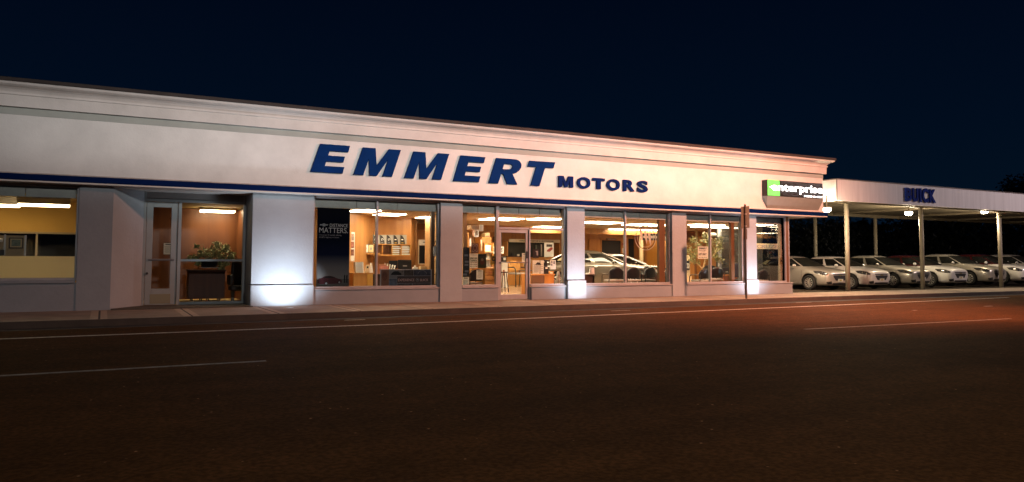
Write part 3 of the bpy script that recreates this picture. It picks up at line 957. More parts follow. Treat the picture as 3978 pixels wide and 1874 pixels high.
a, b = at(2887, 803, 18.5), at(2920.5, 890, 18.5)
MB().prism(rrect(a.x, b.x, b.z, a.z, 0.025, 0.10), 18.60, 18.606).build('sign_plate', PSM, ps)
a, b = at(2895, 889, 18.5), at(2911, 931, 18.5)
MB().prism(rrect(a.x, b.x, b.z, a.z, 0.03), 18.592, 18.598).build('small_plate', PSM, ps)
MB().box(pb.x - 0.03, pb.x + 0.038, 18.53, 18.6, ztop - 0.35, ztop - 0.30).build('clamp', STEEL, ps)
MB().box(pb.x - 0.03, pb.x + 0.038, 18.53, 18.6, ztop - 0.75, ztop - 0.70).build('clamp', STEEL, ps)

# ------------------------------------------------------------------ sedans
PAINT_S = M('champagne_silver_paint', (0.46, 0.43, 0.38), 0.32, 0.55, noise=(300, 0.04), coat=0.8)
PAINT_W = M('white_car_paint', (0.60, 0.58, 0.55), 0.35, 0.0, noise=(300, 0.02), coat=0.8)
PAINT_R = M('maroon_car_paint', (0.05, 0.006, 0.008), 0.3, 0.2, noise=(300, 0.05), coat=0.8)
PAINT_K = M('black_car_paint', (0.012, 0.012, 0.013), 0.25, 0.2, noise=(300, 0.05), coat=0.9)
AUTOG = M('tinted_glass', (0.010, 0.011, 0.011), 0.06, 0.0, noise=(2, 0.2), spec=0.6)
TYRE = M('tyre_rubber', (0.012, 0.012, 0.012), 0.8, noise=(40, 0.2))
RIM = M('alloy', (0.62, 0.60, 0.56), 0.3, 0.6)
LENS = M('headlight_glass', (0.06, 0.06, 0.065), 0.08, 0.3, spec=0.8)
BULB = M('chrome_reflector', (0.8, 0.8, 0.8), 0.12, 1.0)
GRIL = M('black_plastic_mesh', (0.010, 0.010, 0.012), 0.5, noise=(60, 0.5))
CMAP = lambda p: (p[1], -p[0], p[2])      # design x forward, y left -> object -Y forward


def catmull_body():
    st = [  # x, half widths: bottom, sill, mid, shoulder, top edge ; z: bottom, sill, mid, shoulder, edge, centre
        (2.30, .34, .50, .56, .52, .34, .28, .32, .52, .68, .74, .75),
        (2.25, .54, .69, .75, .71, .52, .21, .26, .52, .73, .80, .815),
        (2.10, .66, .81, .85, .81, .62, .19, .24, .54, .78, .86, .885),
        (1.85, .72, .86, .885, .85, .68, .18, .23, .56, .83, .915, .94),
        (1.36, .74, .87, .90, .87, .72, .18, .22, .58, .90, .975, .995),
        (1.00, .74, .86, .90, .88, .76, .18, .22, .59, .94, 1.01, 1.03),
        (0.30, .74, .86, .895, .88, .79, .18, .22, .59, .96, 1.02, 1.03),
        (-.60, .74, .86, .895, .88, .79, .18, .22, .59, .98, 1.03, 1.04),
        (-1.3, .74, .87, .90, .88, .79, .19, .23, .60, 1.0, 1.05, 1.06),
        (-1.75, .72, .86, .89, .86, .73, .20, .25, .62, 1.01, 1.07, 1.08),
        (-2.08, .66, .80, .84, .80, .66, .24, .29, .64, 1.0, 1.07, 1.085),
        (-2.24, .54, .68, .74, .70, .54, .28, .33, .64, .96, 1.02, 1.04),
        (-2.32, .34, .48, .54, .50, .34, .36, .40, .64, .86, .92, .93)]
    vs, fs = [], []
    for s_ in st:
        x, w, z = s_[0], s_[1:6], s_[6:12]
        ring = [(x, -w[k], z[k]) for k in range(5)]
        full = ring + [(x, 0, z[5])] + [(x, w[k], z[k]) for k in range(4, -1, -1)] + [(x, 0, z[0] - 0.01)]
        vs += full
    n = 12
    for i in range(len(st) - 1):
        for k in range(n):
            fs.append((i * n + k, i * n + (k + 1) % n, (i + 1) * n + (k + 1) % n, (i + 1) * n + k))
    fs.append(tuple(range(n - 1, -1, -1)))
    fs.append(tuple(range((len(st) - 1) * n, len(st) * n)))
    return vs, fs


def mesh_obj(name, vs, fs, mats, parent=None, smooth=True):
    me = bpy.data.meshes.new(name)
    me.from_pydata(vs, [], fs)
    for q in mats:
        me.materials.append(q)
    me.validate()
    if smooth:
        for p in me.polygons:
            p.use_smooth = True
    o = bpy.data.objects.new(name, me)
    COL.objects.link(o)
    o.parent = parent
    return o


def evaluated(o):
    dg = bpy.context.evaluated_depsgraph_get()
    return bpy.data.meshes.new_from_object(o.evaluated_get(dg), preserve_all_data_layers=True, depsgraph=dg)


def super_ring(xf, xr_, b, ex, n, fn):
    xc, a = (xf + xr_) / 2, (xf - xr_) / 2
    out = []
    for i in range(n):
        th = 2 * PI * i / n
        out.append(fn(xc, a, b, ex, th))
    return out


def cab(th, s_):
    """cabin surface: th round the loop (0 = front), s 0 belt .. 1 roof edge"""
    xf = 1.16 + (0.20 - 1.16) * s_
    xr_ = -1.86 + (-1.02 + 1.86) * s_
    b = 0.845 + (0.60 - 0.845) * s_
    bul = math.sin(PI * s_) * 0.045
    z = 0.985 + (1.42 - 0.985) * s_ + (0.045 * (1 - s_)) * (1 - math.cos(th)) / 2
    xc, a = (xf + xr_) / 2, (xf - xr_) / 2
    ex = 2 / 5.0
    c, d = math.cos(th), math.sin(th)
    X = xc + (a + bul) * math.copysign(abs(c) ** ex, c)
    Y = (b + bul) * math.copysign(abs(d) ** ex, d)
    X += 0.10 * (1 - (abs(Y) / b) ** 2) * (1 if c > 0 else -0.6) * min(1, abs(c) * 1.5) * (1 - 0.4 * s_)
    return Vector((X, Y, z))


def cab_patch(t0, t1, s0, s1, off, nt_=14, ns=6):
    vs, fs = [], []
    for i in range(nt_ + 1):
        for j in range(ns + 1):
            th, s_ = t0 + (t1 - t0) * i / nt_, s0 + (s1 - s0) * j / ns
            p = cab(th, s_)
            e1 = cab(th + .01, s_) - cab(th - .01, s_)
            e2 = cab(th, s_ + .01) - cab(th, s_ - .01)
            nn = e1.cross(e2).normalized()
            vs.append(CMAP(p + nn * off))
    for i in range(nt_):
        for j in range(ns):
            a = i * (ns + 1) + j
            fs.append((a, a + ns + 1, a + ns + 2, a + 1))
    return vs, fs


def make_car():
    root = bpy.data.objects.new('parked_car', None)
    COL.objects.link(root)
    vs, fs = catmull_body()
    tmp = mesh_obj('body', [CMAP(p) for p in vs], fs, [PAINT_S, DARK])
    md = tmp.modifiers.new('s', 'SUBSURF')
    md.levels = md.render_levels = 2
    me0 = evaluated(tmp)
    bvh = BVHTree.FromPolygons([v.co.copy() for v in me0.vertices], [tuple(p.vertices) for p in me0.polygons])
    # wheel arches
    cut = MB()
    for ax in (1.36, -1.325):
        for sy in (-1, 1):
            n = 28
            c = []
            for y in (sy * 0.58, sy * 1.0):
                c += [CMAP((ax + 0.385 * math.cos(2 * PI * k / n), y, 0.335 + 0.385 * math.sin(2 * PI * k / n))) for k in range(n)]
            f_ = [(k, (k + 1) % n, n + (k + 1) % n, n + k) for k in range(n)] + [tuple(range(n - 1, -1, -1)), tuple(range(n, 2 * n))]
            if sy > 0:
                f_ = [tuple(reversed(q)) for q in f_]
            cut.add(c, f_)
    cu = cut.build('cutter', DARK)
    md2 = tmp.modifiers.new('b', 'BOOLEAN')
    md2.object = cu
    md2.operation = 'DIFFERENCE'
    md2.solver = 'EXACT'
    md2.material_mode = 'TRANSFER'
    me1 = evaluated(tmp)
    for p in me1.polygons:
        p.use_smooth = p.material_index == 0 or len(me1.materials) < 2
    bpy.data.objects.remove(tmp)
    bpy.data.objects.remove(cu)
    body = bpy.data.objects.new('body', me1)
    COL.objects.link(body)
    body.parent = root
    # cabin
    n, rings = 64, []
    vs, fs = [], []
    ss = [-0.12, 0.0, 0.25, 0.5, 0.75, 1.0]
    for s_ in ss:
        vs += [CMAP(cab(2 * PI * i / n, s_)) for i in range(n)]
    top = [cab(2 * PI * i / n, 1.0) for i in range(n)]
    cxm = sum(p.x for p in top) / n
    for k, (sc, dz) in enumerate(((0.86, .03), (0.6, .058), (0.3, .07))):
        vs += [CMAP((cxm + (p.x - cxm) * sc, p.y * sc, p.z + dz)) for p in top]
    nr = len(ss) + 3
    for i in range(nr - 1):
        for k in range(n):
            fs.append((i * n + k, i * n + (k + 1) % n, (i + 1) * n + (k + 1) % n, (i + 1) * n + k))
    fs.append(tuple(range((nr - 1) * n, nr * n)))
    mesh_obj('cabin', vs, fs, [PAINT_S], root)
    mesh_obj('windshield', *cab_patch(rad(-43), rad(43), .06, .96, .006), [AUTOG], root)
    mesh_obj('rear_window', *cab_patch(rad(141), rad(219), .08, .92, .006), [AUTOG], root)
    for sg_ in (1, -1):
        for t0, t1 in ((50, 87.5), (89.2, 131)):
            a, b = sorted((rad(sg_ * t0), rad(sg_ * t1)))
            mesh_obj('side_window', *cab_patch(a, b, .08, .86, .006), [AUTOG], root)
    a, b = rad(-118), rad(-100)
    mesh_obj('window_sticker', *cab_patch(a, b, .2, .66, .010, 4, 3), [M('sticker_paper', (0.42, 0.38, 0.22), 0.7)], root)

    def decal(poly, frm, off, mat, name, parent=root, sub=4):
        """outline (u,v) thrown on the body along direction frm; u,v are the two free axes"""
        import bmesh
        bm = bmesh.new()
        bm.faces.new([bm.verts.new((u, v, 0)) for u, v in poly])
        bmesh.ops.triangulate(bm, faces=bm.faces[:])
        for _ in range(3):
            long_ = [e_ for e_ in bm.edges if e_.calc_length() > 0.07]
            if long_:
                bmesh.ops.subdivide_edges(bm, edges=long_, cuts=1)
                bmesh.ops.triangulate(bm, faces=bm.faces[:])
        out = []
        for v_ in bm.verts:
            u, w = v_.co.x, v_.co.y
            if frm == 'front':
                o_, d_ = Vector(CMAP((3, u, w))), Vector(CMAP((-1, 0, 0)))
            elif frm == 'fr':      # from the front right corner: u runs along the tangent
                c_ = Vector((1.9, -0.55, 0))
                tg = Vector((math.sin(rad(55)), math.cos(rad(55)), 0))
                dr = Vector((-math.cos(rad(55)), math.sin(rad(55)), 0))
                o_, d_ = Vector(CMAP(c_ + tg * u - dr * 2 + Vector((0, 0, w)))), Vector(CMAP(dr))
            elif frm == 'fl':
                c_ = Vector((1.9, 0.55, 0))
                tg = Vector((math.sin(rad(55)), -math.cos(rad(55)), 0))
                dr = Vector((-math.cos(rad(55)), -math.sin(rad(55)), 0))
                o_, d_ = Vector(CMAP(c_ + tg * u - dr * 2 + Vector((0, 0, w)))), Vector(CMAP(dr))
            else:
                sy = -1 if frm == 'right' else 1
                o_, d_ = Vector(CMAP((u, sy * 3, w))), Vector(CMAP((0, -sy, 0)))
            h = bvh.ray_cast(o_, d_)
            out.append(tuple(h[0] - d_ * off) if h[0] else tuple(o_ + d_ * 2.0))
        fs_ = [tuple(v_.index for v_ in f_.verts) for f_ in bm.faces]
        bm.verts.index_update()
        fs_ = [tuple(v_.index for v_ in f_.verts) for f_ in bm.faces]
        bm.free()
        return mesh_obj(name, out, fs_, [mat], parent)
    decal([(-.44, .655), (.44, .655), (.48, .70), (-.48, .70)], 'front', .006, GRIL, 'upper_grille')
    lg = decal([(-.30, .42), (.30, .42), (.45, .60), (.42, .63), (-.42, .63), (-.45, .60)], 'front', .006, GRIL, 'lower_grille')
    decal([(-.50, .23), (.50, .23), (.46, .32), (-.46, .32)], 'front', .006, GRIL, 'bumper_intake')
    for s_ in (1, -1):
        p = [(s_ * .52, .27), (s_ * .72, .25), (s_ * .76, .36), (s_ * .56, .40)]
        decal(p, 'front', .006, GRIL, 'side_intake')
        nm = 'fr' if s_ < 0 else 'fl'
        hl = decal([(-.44, .83), (-.34, .72), (-.02, .655), (.17, .655), (.19, .72), (.02, .80), (-.22, .845)], nm, .006, LENS, 'headlight')
        for u, w in ((-.14, .755), (.03, .715)):
            decal([(u + .036 * math.cos(k * PI / 4), w + .036 * math.sin(k * PI / 4)) for k in range(8)], nm, .011, BULB, 'reflector', hl)
    decal([(-.12, .64), (-.03, .66), (.03, .66), (.12, .64), (.03, .62), (-.03, .62)], 'front', .012, M('gold_emblem', (0.45, 0.34, 0.12), 0.3, 0.8), 'emblem')
    pl = decal([(-.17, .36), (.17, .36), (.17, .49), (-.17, .49)], 'front', .02, M('plate_white', (0.6, 0.58, 0.5), 0.5), 'number_plate')
    decal([(-.07, .40), (.07, .40), (.07, .46), (-.07, .46)], 'front', .024, M('plate_yellow', (0.5, 0.36, 0.05), 0.5), 'plate_badge', pl)
    for side, sy in (('right', -1), ('left', 1)):
        for xd in (0.98, -0.16, -1.12):
            decal([(xd, .30), (xd + .012, .30), (xd + .012, .93), (xd, .93)], side, .002, DARK, 'door_seam')
        for xd in (0.02, -1.0):
            hb = MB()
            hb.tube([CMAP((xd - .02, sy * .885, .88)), CMAP((xd, sy * .92, .885)), CMAP((xd + .13, sy * .92, .885)), CMAP((xd + .15, sy * .885, .88))], .014, 8)
            hb.build('door_handle', CHROME, root, smooth=True)
        mb_ = MB()
        vs_, fs_ = [], []
        for i in range(9):
            for k in range(12):
                a, b = PI * i / 8, 2 * PI * k / 12
                vs_.append(CMAP((.70 + .06 * math.sin(a) * math.cos(b), sy * (1.0 + .11 * math.cos(a)), 1.06 + .07 * math.sin(a) * math.sin(b))))
        for i in range(8):
            for k in range(12):
                fs_.append((i * 12 + k, i * 12 + (k + 1) % 12, (i + 1) * 12 + (k + 1) % 12, (i + 1) * 12 + k))
        mb_.add(vs_, fs_).build('mirror', PAINT_S, root, smooth=True)
        for ax in (1.36, -1.325):
            wh = bpy.data.objects.new('wheel', None)
            COL.objects.link(wh)
            wh.parent = root
            wh.location = CMAP((ax, sy * 0.80, 0.325))
            # wheel axis along object X, outward = sy
            prof = [(.20, -.10), (.29, -.11), (.32, -.085), (.328, 0), (.32, .085), (.29, .105), (.215, .10), (.21, .07), (.205, -.06)]
            t_, n_ = MB(), 28
            vv, ff = [], []
            for r_, d_ in prof:
                vv += [(sy * d_, r_ * math.cos(2 * PI * k / n_), r_ * math.sin(2 * PI * k / n_)) for k in range(n_)]
            for i in range(len(prof)):
                for k in range(n_):
                    j = (i + 1) % len(prof)
                    ff.append((i * n_ + k, i * n_ + (k + 1) % n_, j * n_ + (k + 1) % n_, j * n_ + k))
            o_ = origin(wh)
            t_.add([(q[0] + o_.x, q[1] + o_.y, q[2] + o_.z) for q in vv], ff).build('tyre', TYRE, wh, smooth=True)
            t_ = MB()
            vv, ff = [], []
            for r_, d_ in ((.213, .06), (.213, .085), (.192, .09), (.188, .06)):
                vv += [(sy * d_, r_ * math.cos(2 * PI * k / n_), r_ * math.sin(2 * PI * k / n_)) for k in range(n_)]
            for i in range(3):
                for k in range(n_):
                    ff.append((i * n_ + k, i * n_ + (k + 1) % n_, (i + 1) * n_ + (k + 1) % n_, (i + 1) * n_ + k))
            for k in range(10):
                a = 2 * PI * k / 10
                c_, s2 = math.cos(a), math.sin(a)
                b0 = len(vv)
                for dd in (.05, .08):
                    for r_, w_ in ((.05, .010), (.20, .017)):
                        for q in (-1, 1):
                            vv.append((sy * dd, r_ * c_ - q * w_ * s2, r_ * s2 + q * w_ * c_))
                ff += [(b0, b0 + 1, b0 + 3, b0 + 2), (b0 + 4, b0 + 6, b0 + 7, b0 + 5), (b0, b0 + 2, b0 + 6, b0 + 4), (b0 + 1, b0 + 5, b0 + 7, b0 + 3)]
            b0 = len(vv)
            vv += [(sy * .085, .05 * math.cos(2 * PI * k / 12), .05 * math.sin(2 * PI * k / 12)) for k in range(12)]
            ff.append(tuple(range(b0, b0 + 12)))
            t_.add([(q[0] + o_.x, q[1] + o_.y, q[2] + o_.z) for q in vv], ff).build('rim', RIM, wh)
            MB().add([(o_.x + sy * .03, o_.y + .2 * math.cos(2 * PI * k / 20), o_.z + .2 * math.sin(2 * PI * k / 20)) for k in range(20)], [tuple(range(20))]).build('brake_disc', DARK, wh)
    return root


CAR = make_car()


def set_paint(root, paint, cabin=None):
    for ch in root.children:
        base = ch.name.split('.')[0]
        if base in ('body', 'cabin', 'mirror'):
            sl = ch.material_slots[0]
            sl.link = 'OBJECT'
            sl.material = cabin if (cabin and base == 'cabin') else paint


first_car = [True]


def car(x, y, ang, paint, label, cabin=None, scale=1.0, z=0.0, group='cars parked in a row under the carport', handles=None):
    c = CAR if first_car[0] else copy_tree(CAR)
    first_car[0] = False
    c.location = (x, y, z)
    c.rotation_euler = (0, 0, rad(ang))
    c.scale = (scale,) * 3
    set_paint(c, paint, cabin)
    tag(c, label, 'car', group)
    return c


def car_at(px, py, Y, ang, *a, **k):
    """place a car by its front right wheel's hub"""
    s_ = k.get('scale', 1.0)
    q = at(px, py, Y)
    d = Matrix.Rotation(rad(ang), 3, 'Z') @ Vector((-0.9 * s_, -1.36 * s_, 0))
    return car(q.x - d.x, q.y - d.y, ang, *a, **k)


car_at(3140, 1090, 23.3, 2, PAINT_S, 'champagne silver sedan nearest the showroom corner, ten-spoke wheel lit bright')
car_at(3304, 1085, 23.3, 2, PAINT_W, 'white sedan whose front wheel is half hidden by the first carport post', scale=1.0)
car_at(3466, 1078, 23.2, 2, PAINT_S, 'silver sedan between the first and middle carport posts, beside the white sedan', scale=1.02, z=0.03)
car_at(3612, 1073, 23.0, 2, PAINT_W, 'pale sedan with dark maroon roof standing behind the middle carport post', PAINT_R, scale=1.03, z=0.05)
car_at(3762, 1067, 22.9, 2, PAINT_S, 'silver sedan just past the middle carport post, in front of a maroon roof', scale=1.06, z=0.08)
car_at(3890, 1062, 22.8, 2, PAINT_W, 'pale sedan with dark maroon roof standing behind the last carport post', PAINT_R, scale=1.06, z=0.10)
car_at(4010, 1057, 22.7, 2, PAINT_S, 'silver sedan cut off by the right edge of the photo', scale=1.06, z=0.10)
INTG = 'cars on show inside the showroom'
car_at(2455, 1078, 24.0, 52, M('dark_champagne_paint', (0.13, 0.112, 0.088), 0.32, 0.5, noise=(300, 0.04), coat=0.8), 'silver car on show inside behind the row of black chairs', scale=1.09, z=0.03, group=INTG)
car_at(2530, 1062, 26.8, 50, PAINT_K, 'black car on show inside, its bonnet shining past the silver car', scale=1.03, z=0.03, group=INTG)

# ------------------------------------------------------------------ lights inside
def troffer(px, py, label, mat, zc=ZV, lx=1.2, ly=0.6, group='ceiling lights in the showroom', drop=0.0):
    d = (px - CX, py - CY, F)
    v = [sum(R[i][k] * d[k] for k in range(3)) for i in range(3)]
    t = (zc - drop - CAMZ) / v[2]
    x, y = v[0] * t, v[1] * t
    o = thing('ceiling_light', label, 'ceiling light', (x, y, zc - drop), group)
    z = zc - 0.002
    f_ = MB()
    if drop:
        z = zc - drop
        f_.box(x - lx / 2 - 0.02, x + lx / 2 + 0.02, y - ly / 2 - 0.02, y + ly / 2 + 0.02, z + 0.055, zc - 0.002)
        f_.build('housing', WHITE, o)
        MB().box(x - lx / 2, x + lx / 2, y - ly / 2, y + ly / 2, z, z + 0.052).build('diffuser', mat, o, bevel=0.02)
    else:
        for a, b, c, d_ in ((-lx / 2 - .02, lx / 2 + .02, -ly / 2 - .02, -ly / 2), (-lx / 2 - .02, lx / 2 + .02, ly / 2, ly / 2 + .02), (-lx / 2 - .02, -lx / 2, -ly / 2, ly / 2), (lx / 2, lx / 2 + .02, -ly / 2, ly / 2)):
            f_.box(x + a, x + b, y + c, y + d_, z - 0.012, z)
        f_.build('frame', WHITE, o)
        MB().box(x - lx / 2, x + lx / 2, y - ly / 2, y + ly / 2, z - 0.03, z).build('diffuser', mat, o)
    return o


for px, py, lx, ly, w in ((1416, 818, 0.75, 0.9, 'nearest the dark banner in the sales office'), (1513, 832, 0.8, 0.9, 'behind the mullion of the sales office window'), (1672, 844, 0.75, 0.9, 'above the framed notice board in the sales office'),
                          (1948, 850, 1.2, 1.2, 'large, just above the glass entrance door'), (2118, 850, 1.0, 0.9, 'right of the glass entrance door'), (2130, 881.5, 1.2, 1.1, 'far back above the reception desk'), (2010, 884.5, 0.9, 1.0, 'far back straight above the entrance door'), (1922, 890, 0.6, 0.7, 'farthest, seen left of the door frame'),
                          (2330, 864, 1.5, 1.0, 'front one above the silver show car'), (2510, 873, 1.7, 1.0, 'long front one above the black chairs'), (2390, 891, 1.0, 1.0, 'round small one in the rear above the dark doorway'), (2487, 894, 1.9, 1.1, 'rear one above the ring emblem on the glass'), (2560, 905.5, 0.7, 0.9, 'rear one above the hanging white letters'),
                          (2745, 873, 1.5, 0.5, 'upper one above the potted tree'), (2765, 881.5, 1.9, 0.5, 'lower one above the potted tree'), (2946, 873, 1.0, 0.6, 'small one in the corner bay')):
    troffer(px, py, 'bright ceiling light panel ' + w, LAMPW, ZV, lx, ly)
for px, lx, w in ((-20, 1.1, 'nearer the window edge cut off by the photo'), (172, 1.15, 'long one near the grey wall panel')):
    troffer(px, 803, 'yellowish ceiling light in the left office, ' + w, LAMPO, 2.86, lx, 0.40, 'ceiling lights in the left office', 0.26)
troffer(845, 826, 'trapezoid lobby light hanging over the potted plant', LAMPL, 2.75, 0.95, 0.3, 'lobby lights', 0.13)

# ------------------------------------------------------------------ behind the left office window
zt_ = at(150, 996, YG).z
pw = thing('cubicle_partition', 'beige cubicle partition with a picture on it behind the frosted film', 'partition', (at(40, 960, 23.0).x, 23.0, 0.03))
a = at(96, 916, 23.0)
MB().box(-5, a.x, 23.0, 23.05, 0.03, a.z).build('fabric_panel', M('beige_fabric', (0.36, 0.28, 0.17), 0.9, noise=(30, 0.1)), pw)
MB().box(a.x, a.x + 0.04, 22.99, 23.06, 0.03, a.z + 0.01).box(at(20, 915, 23).x - 0.02, at(20, 915, 23).x + 0.02, 22.985, 22.998, 0.03, a.z + 0.02).build('edge_post', STEEL, pw)
x0, x1, z0, z1 = prect((35, 923), (90, 966), 22.98)
pf = thing('picture_frame', 'small dark framed picture on the beige partition', 'picture', ((x0 + x1) / 2, 22.98, z0))
MB().box(x0, x1, 22.965, 22.998, z0, z1).build('frame', M('dark_frame', (0.05, 0.03, 0.02), 0.4), pf, bevel=0.008)
MB().box(x0 + .03, x1 - .03, 22.96, 22.966, z0 + .03, z1 - .03).build('mat_board', M('gold_mat', (0.45, 0.35, 0.18), 0.6), pf)
MB().box(x0 + .06, x1 - .06, 22.956, 22.961, z0 + .055, z1 - .055).build('print', M('green_grey_print', (0.14, 0.17, 0.12), 0.5, noise=(12, 0.4)), pf)
x0, x1, z0, z1 = prect((-12, 927), (10, 941), 22.9)
t = thing('office_phone', 'white telephone fixed to the beige partition by the photo edge', 'phone', ((x0 + x1) / 2, 22.9, z0))
MB().box(x0, x1, 22.93, 22.98, z0, z1).build('body', WHITE, t, bevel=0.015)
MB().tube([(x0 + .03, 22.9, z1 - .03), (x1 - .02, 22.9, z1 - .02)], 0.025).build('handset', PAPER, t, smooth=True)
x0, x1, z0, z1 = prect((-20, 952), (16, 992), 22.9)
t = thing('file_rack', 'dark file rack with papers hung on the partition', 'file rack', ((x0 + x1) / 2, 22.9, z0))
MB().box(x0, x1, 22.88, 22.98, z0, z1 - .12).build('tray', BLACK, t, bevel=0.01)
MB().box(x0 + .02, x1 - .12, 22.92, 22.96, z1 - .12, z1).build('papers', PAPER, t)


# ------------------------------------------------------------------ plants
def leaf_cloud(mb, centres, n, size, droop=0.3):
    for _ in range(n):
        c, r_ = random.choice(centres)
        u = Vector((random.gauss(0, 1), random.gauss(0, 1), random.gauss(0, 1))).normalized() * r_ * random.random() ** 0.4
        p = Vector(c) + u
        d = Vector((random.uniform(-1, 1), random.uniform(-1, 1), random.uniform(-1, .6) - droop)).normalized()
        w = d.cross(Vector((random.uniform(-1, 1), random.uniform(-1, 1), 1))).normalized()
        L = size * random.uniform(.6, 1.3)
        nn = d.cross(w) * L * .12
        mb.add([p, p + d * L * .5 + w * L * .28 + nn, p + d * L, p + d * L * .5 - w * L * .28 + nn], [(0, 1, 2, 3)])


def leafmat(name, a, b):
    return M(name, a, 0.5, noise=(9, 0.1), col2=b)


YP = 23.6
q = at(812, 1042, YP)
pt = thing('potted_plant', 'trailing variegated plant in a dark pot on the black cabinet in the lobby', 'plant', (q.x, YP, q.z))
MB().lathe([(0.17, 0), (0.21, 0.02), (0.255, 0.20), (0.27, 0.21), (0.25, 0.22), (0.22, 0.18)], (q.x, YP, q.z + 0.02), 24).build('pot', BLACK, pt, smooth=True)
MB().lathe([(0.26, 0), (0.28, 0.02)], (q.x, YP, q.z), 24).build('saucer', PAPER, pt)
mb, cents = MB(), []
for px, py, r_ in ((800, 972, .13), (840, 962, .16), (870, 968, .14), (890, 985, .14), (900, 1000, .10), (780, 985, .12), (760, 1000, .10), (748, 1003, .08), (738, 999, .05), (820, 990, .16), (860, 995, .15), (855, 1020, .12), (862, 1035, .09), (772, 1020, .06), (880, 1020, .08), (905, 985, .07), (765, 955, .03), (845, 945, .08), (880, 955, .08)):
    c = at(px, py, YP + random.uniform(-.12, .1))
    cents.append((c, r_))
    mb.tube([(q.x + random.uniform(-.1, .1), YP, q.z + .24), (c.x * .5 + q.x * .5, YP, max(c.z, q.z + .3) + .05), tuple(c)], 0.008, 5)
mb.build('stems', M('plant_stem', (0.12, 0.13, 0.04), 0.6), pt)
mb = MB()
leaf_cloud(mb, cents, 1300, 0.095)
mb.build('foliage', leafmat('variegated_leaf', (0.07, 0.10, 0.022), (0.48, 0.47, 0.20)), pt)

x0, x1, z0, z1 = prect((733, 1049), (872, 1155), YP - .25)
cb = thing('cabinet', 'black cabinet on thin legs under the lobby plant', 'cabinet', ((x0 + x1) / 2, YP, 0.04))
MB().box(x0, x1, YP - .28, YP + .28, z0 - .02, z1 - .03).build('case', wood('planter_wood', (0.050, 0.015, 0.009), (0.085, 0.027, 0.014), 7, 0.6), cb, bevel=0.012)
MB().box(x0 - .03, x1 + .03, YP - .31, YP + .31, z1 - .03, z1).build('top', WOODD, cb, bevel=0.008)
for lx in (x0 + .12, x0 + .36, x1 - .42, x1 - .12):
    for ly in (-.2, .2):
        MB().tube([(lx, YP + ly, .04), (lx, YP + ly, z0 - .02)], .018).build('leg', BLACK, cb)
x0, x1, z0, z1 = prect((896, 1068), (965, 1162), 23.0)
ar = thing('armchair', 'dark high-backed armchair by the right end of the lobby', 'chair', ((x0 + x1) / 2, 23.3, 0.04))
MB().box(x0 + .02, x1, 23.05, 23.65, .32, .48).build('seat', BLACK, ar, bevel=0.05)
MB().box(x0 + .1, x1, 23.55, 23.72, .48, at(915, 1017, 23.3).z).build('backrest', BLACK, ar, bevel=0.05)
MB().box(x0 - .02, x0 + .1, 23.0, 23.62, .48, z1).build('armrest', BLACK, ar, bevel=0.05)
for lx in (x0 + .08, x1 - .08):
    MB().lathe([(.05, 0), (.035, .1), (.06, .28)], (lx, 23.1, .04), 10).build('leg', BLACK, ar)


def paper_notice(name, label, cat, p0, p1, Y, lines=8, head=True, base=None, group=None, extra=None, ink=None):
    x0, x1, z0, z1 = prect(p0, p1, Y)
    o = thing(name, label, cat, ((x0 + x1) / 2, Y, z0), group)
    MB().box(x0, x1, Y, Y + 0.003, z0, z1).build('sheet', base or translucent('notice_paper', (0.80, 0.78, 0.74), 0.6), o)
    w, h = x1 - x0, z1 - z0
    mb = MB()
    for k in range(lines):
        zz = z1 - h * (0.30 + 0.62 * k / max(1, lines))
        a = random.uniform(.1, .2)
        mb.box(x0 + w * a, x1 - w * a, Y - 0.0015, Y, zz - h * 0.012, zz + h * 0.012)
    if lines:
        mb.build('printed_lines', ink or GREYINK, o)
    if head:
        MB().box(x0 + w * .2, x1 - w * .2, Y - 0.0018, Y, z1 - h * .16, z1 - h * .08).build('heading', ink or INK, o)
    return o, x0, x1, z0, z1


# sheets on the porch door
paper_notice('notice', 'white opening hours sheet taped inside the porch door glass', 'notice', (636, 945), (670, 989), YR + .05, 7)
Yg = YG + 0.075        # inner face of the shop glass

# ---- sales office window -------------------------------------------------
# tall banner, its picture printed as flat pieces of colour
tl, br_ = at(1234, 807, Yg + .03), at(1349, 1121, Yg + .03)
bx0, bx1, bz0, bz1 = tl.x, at(1358, 960, Yg + .03).x, br_.z, tl.z
bn = thing('banner', 'tall dark banner with white wording and a maroon car hung inside the glass', 'banner', ((bx0 + bx1) / 2, Yg, bz0))
bmt = M('banner_print', (0.01, 0.012, 0.02), 0.8, spec=0.05)
_t = bmt.node_tree
_c = _t.nodes.new('ShaderNodeTexCoord')
_s = _t.nodes.new('ShaderNodeSeparateXYZ')
_r = _t.nodes.new('ShaderNodeValToRGB')
_t.links.new(_c.outputs['Generated'], _s.inputs[0])
_t.links.new(_s.outputs[2], _r.inputs[0])
_t.links.new(_r.outputs[0], _t.nodes['Principled BSDF'].inputs['Base Color'])
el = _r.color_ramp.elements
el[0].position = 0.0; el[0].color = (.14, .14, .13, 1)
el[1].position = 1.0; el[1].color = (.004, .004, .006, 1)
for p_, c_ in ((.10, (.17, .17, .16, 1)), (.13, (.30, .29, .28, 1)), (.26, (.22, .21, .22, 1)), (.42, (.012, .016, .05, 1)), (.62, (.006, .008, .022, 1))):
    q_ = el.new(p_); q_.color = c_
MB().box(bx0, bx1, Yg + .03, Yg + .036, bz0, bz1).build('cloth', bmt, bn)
bw, bh = bx1 - bx0, bz1 - bz0
BX = lambda u: bx0 + u * bw
BZ = lambda v_: bz1 - v_ * bh
SILV = M('silver_lettering', (0.85, 0.85, 0.85), 0.6)
SILV2 = M('dim_lettering', (0.42, 0.42, 0.44), 0.6)
ty = (Yg + .027, Yg + .030)
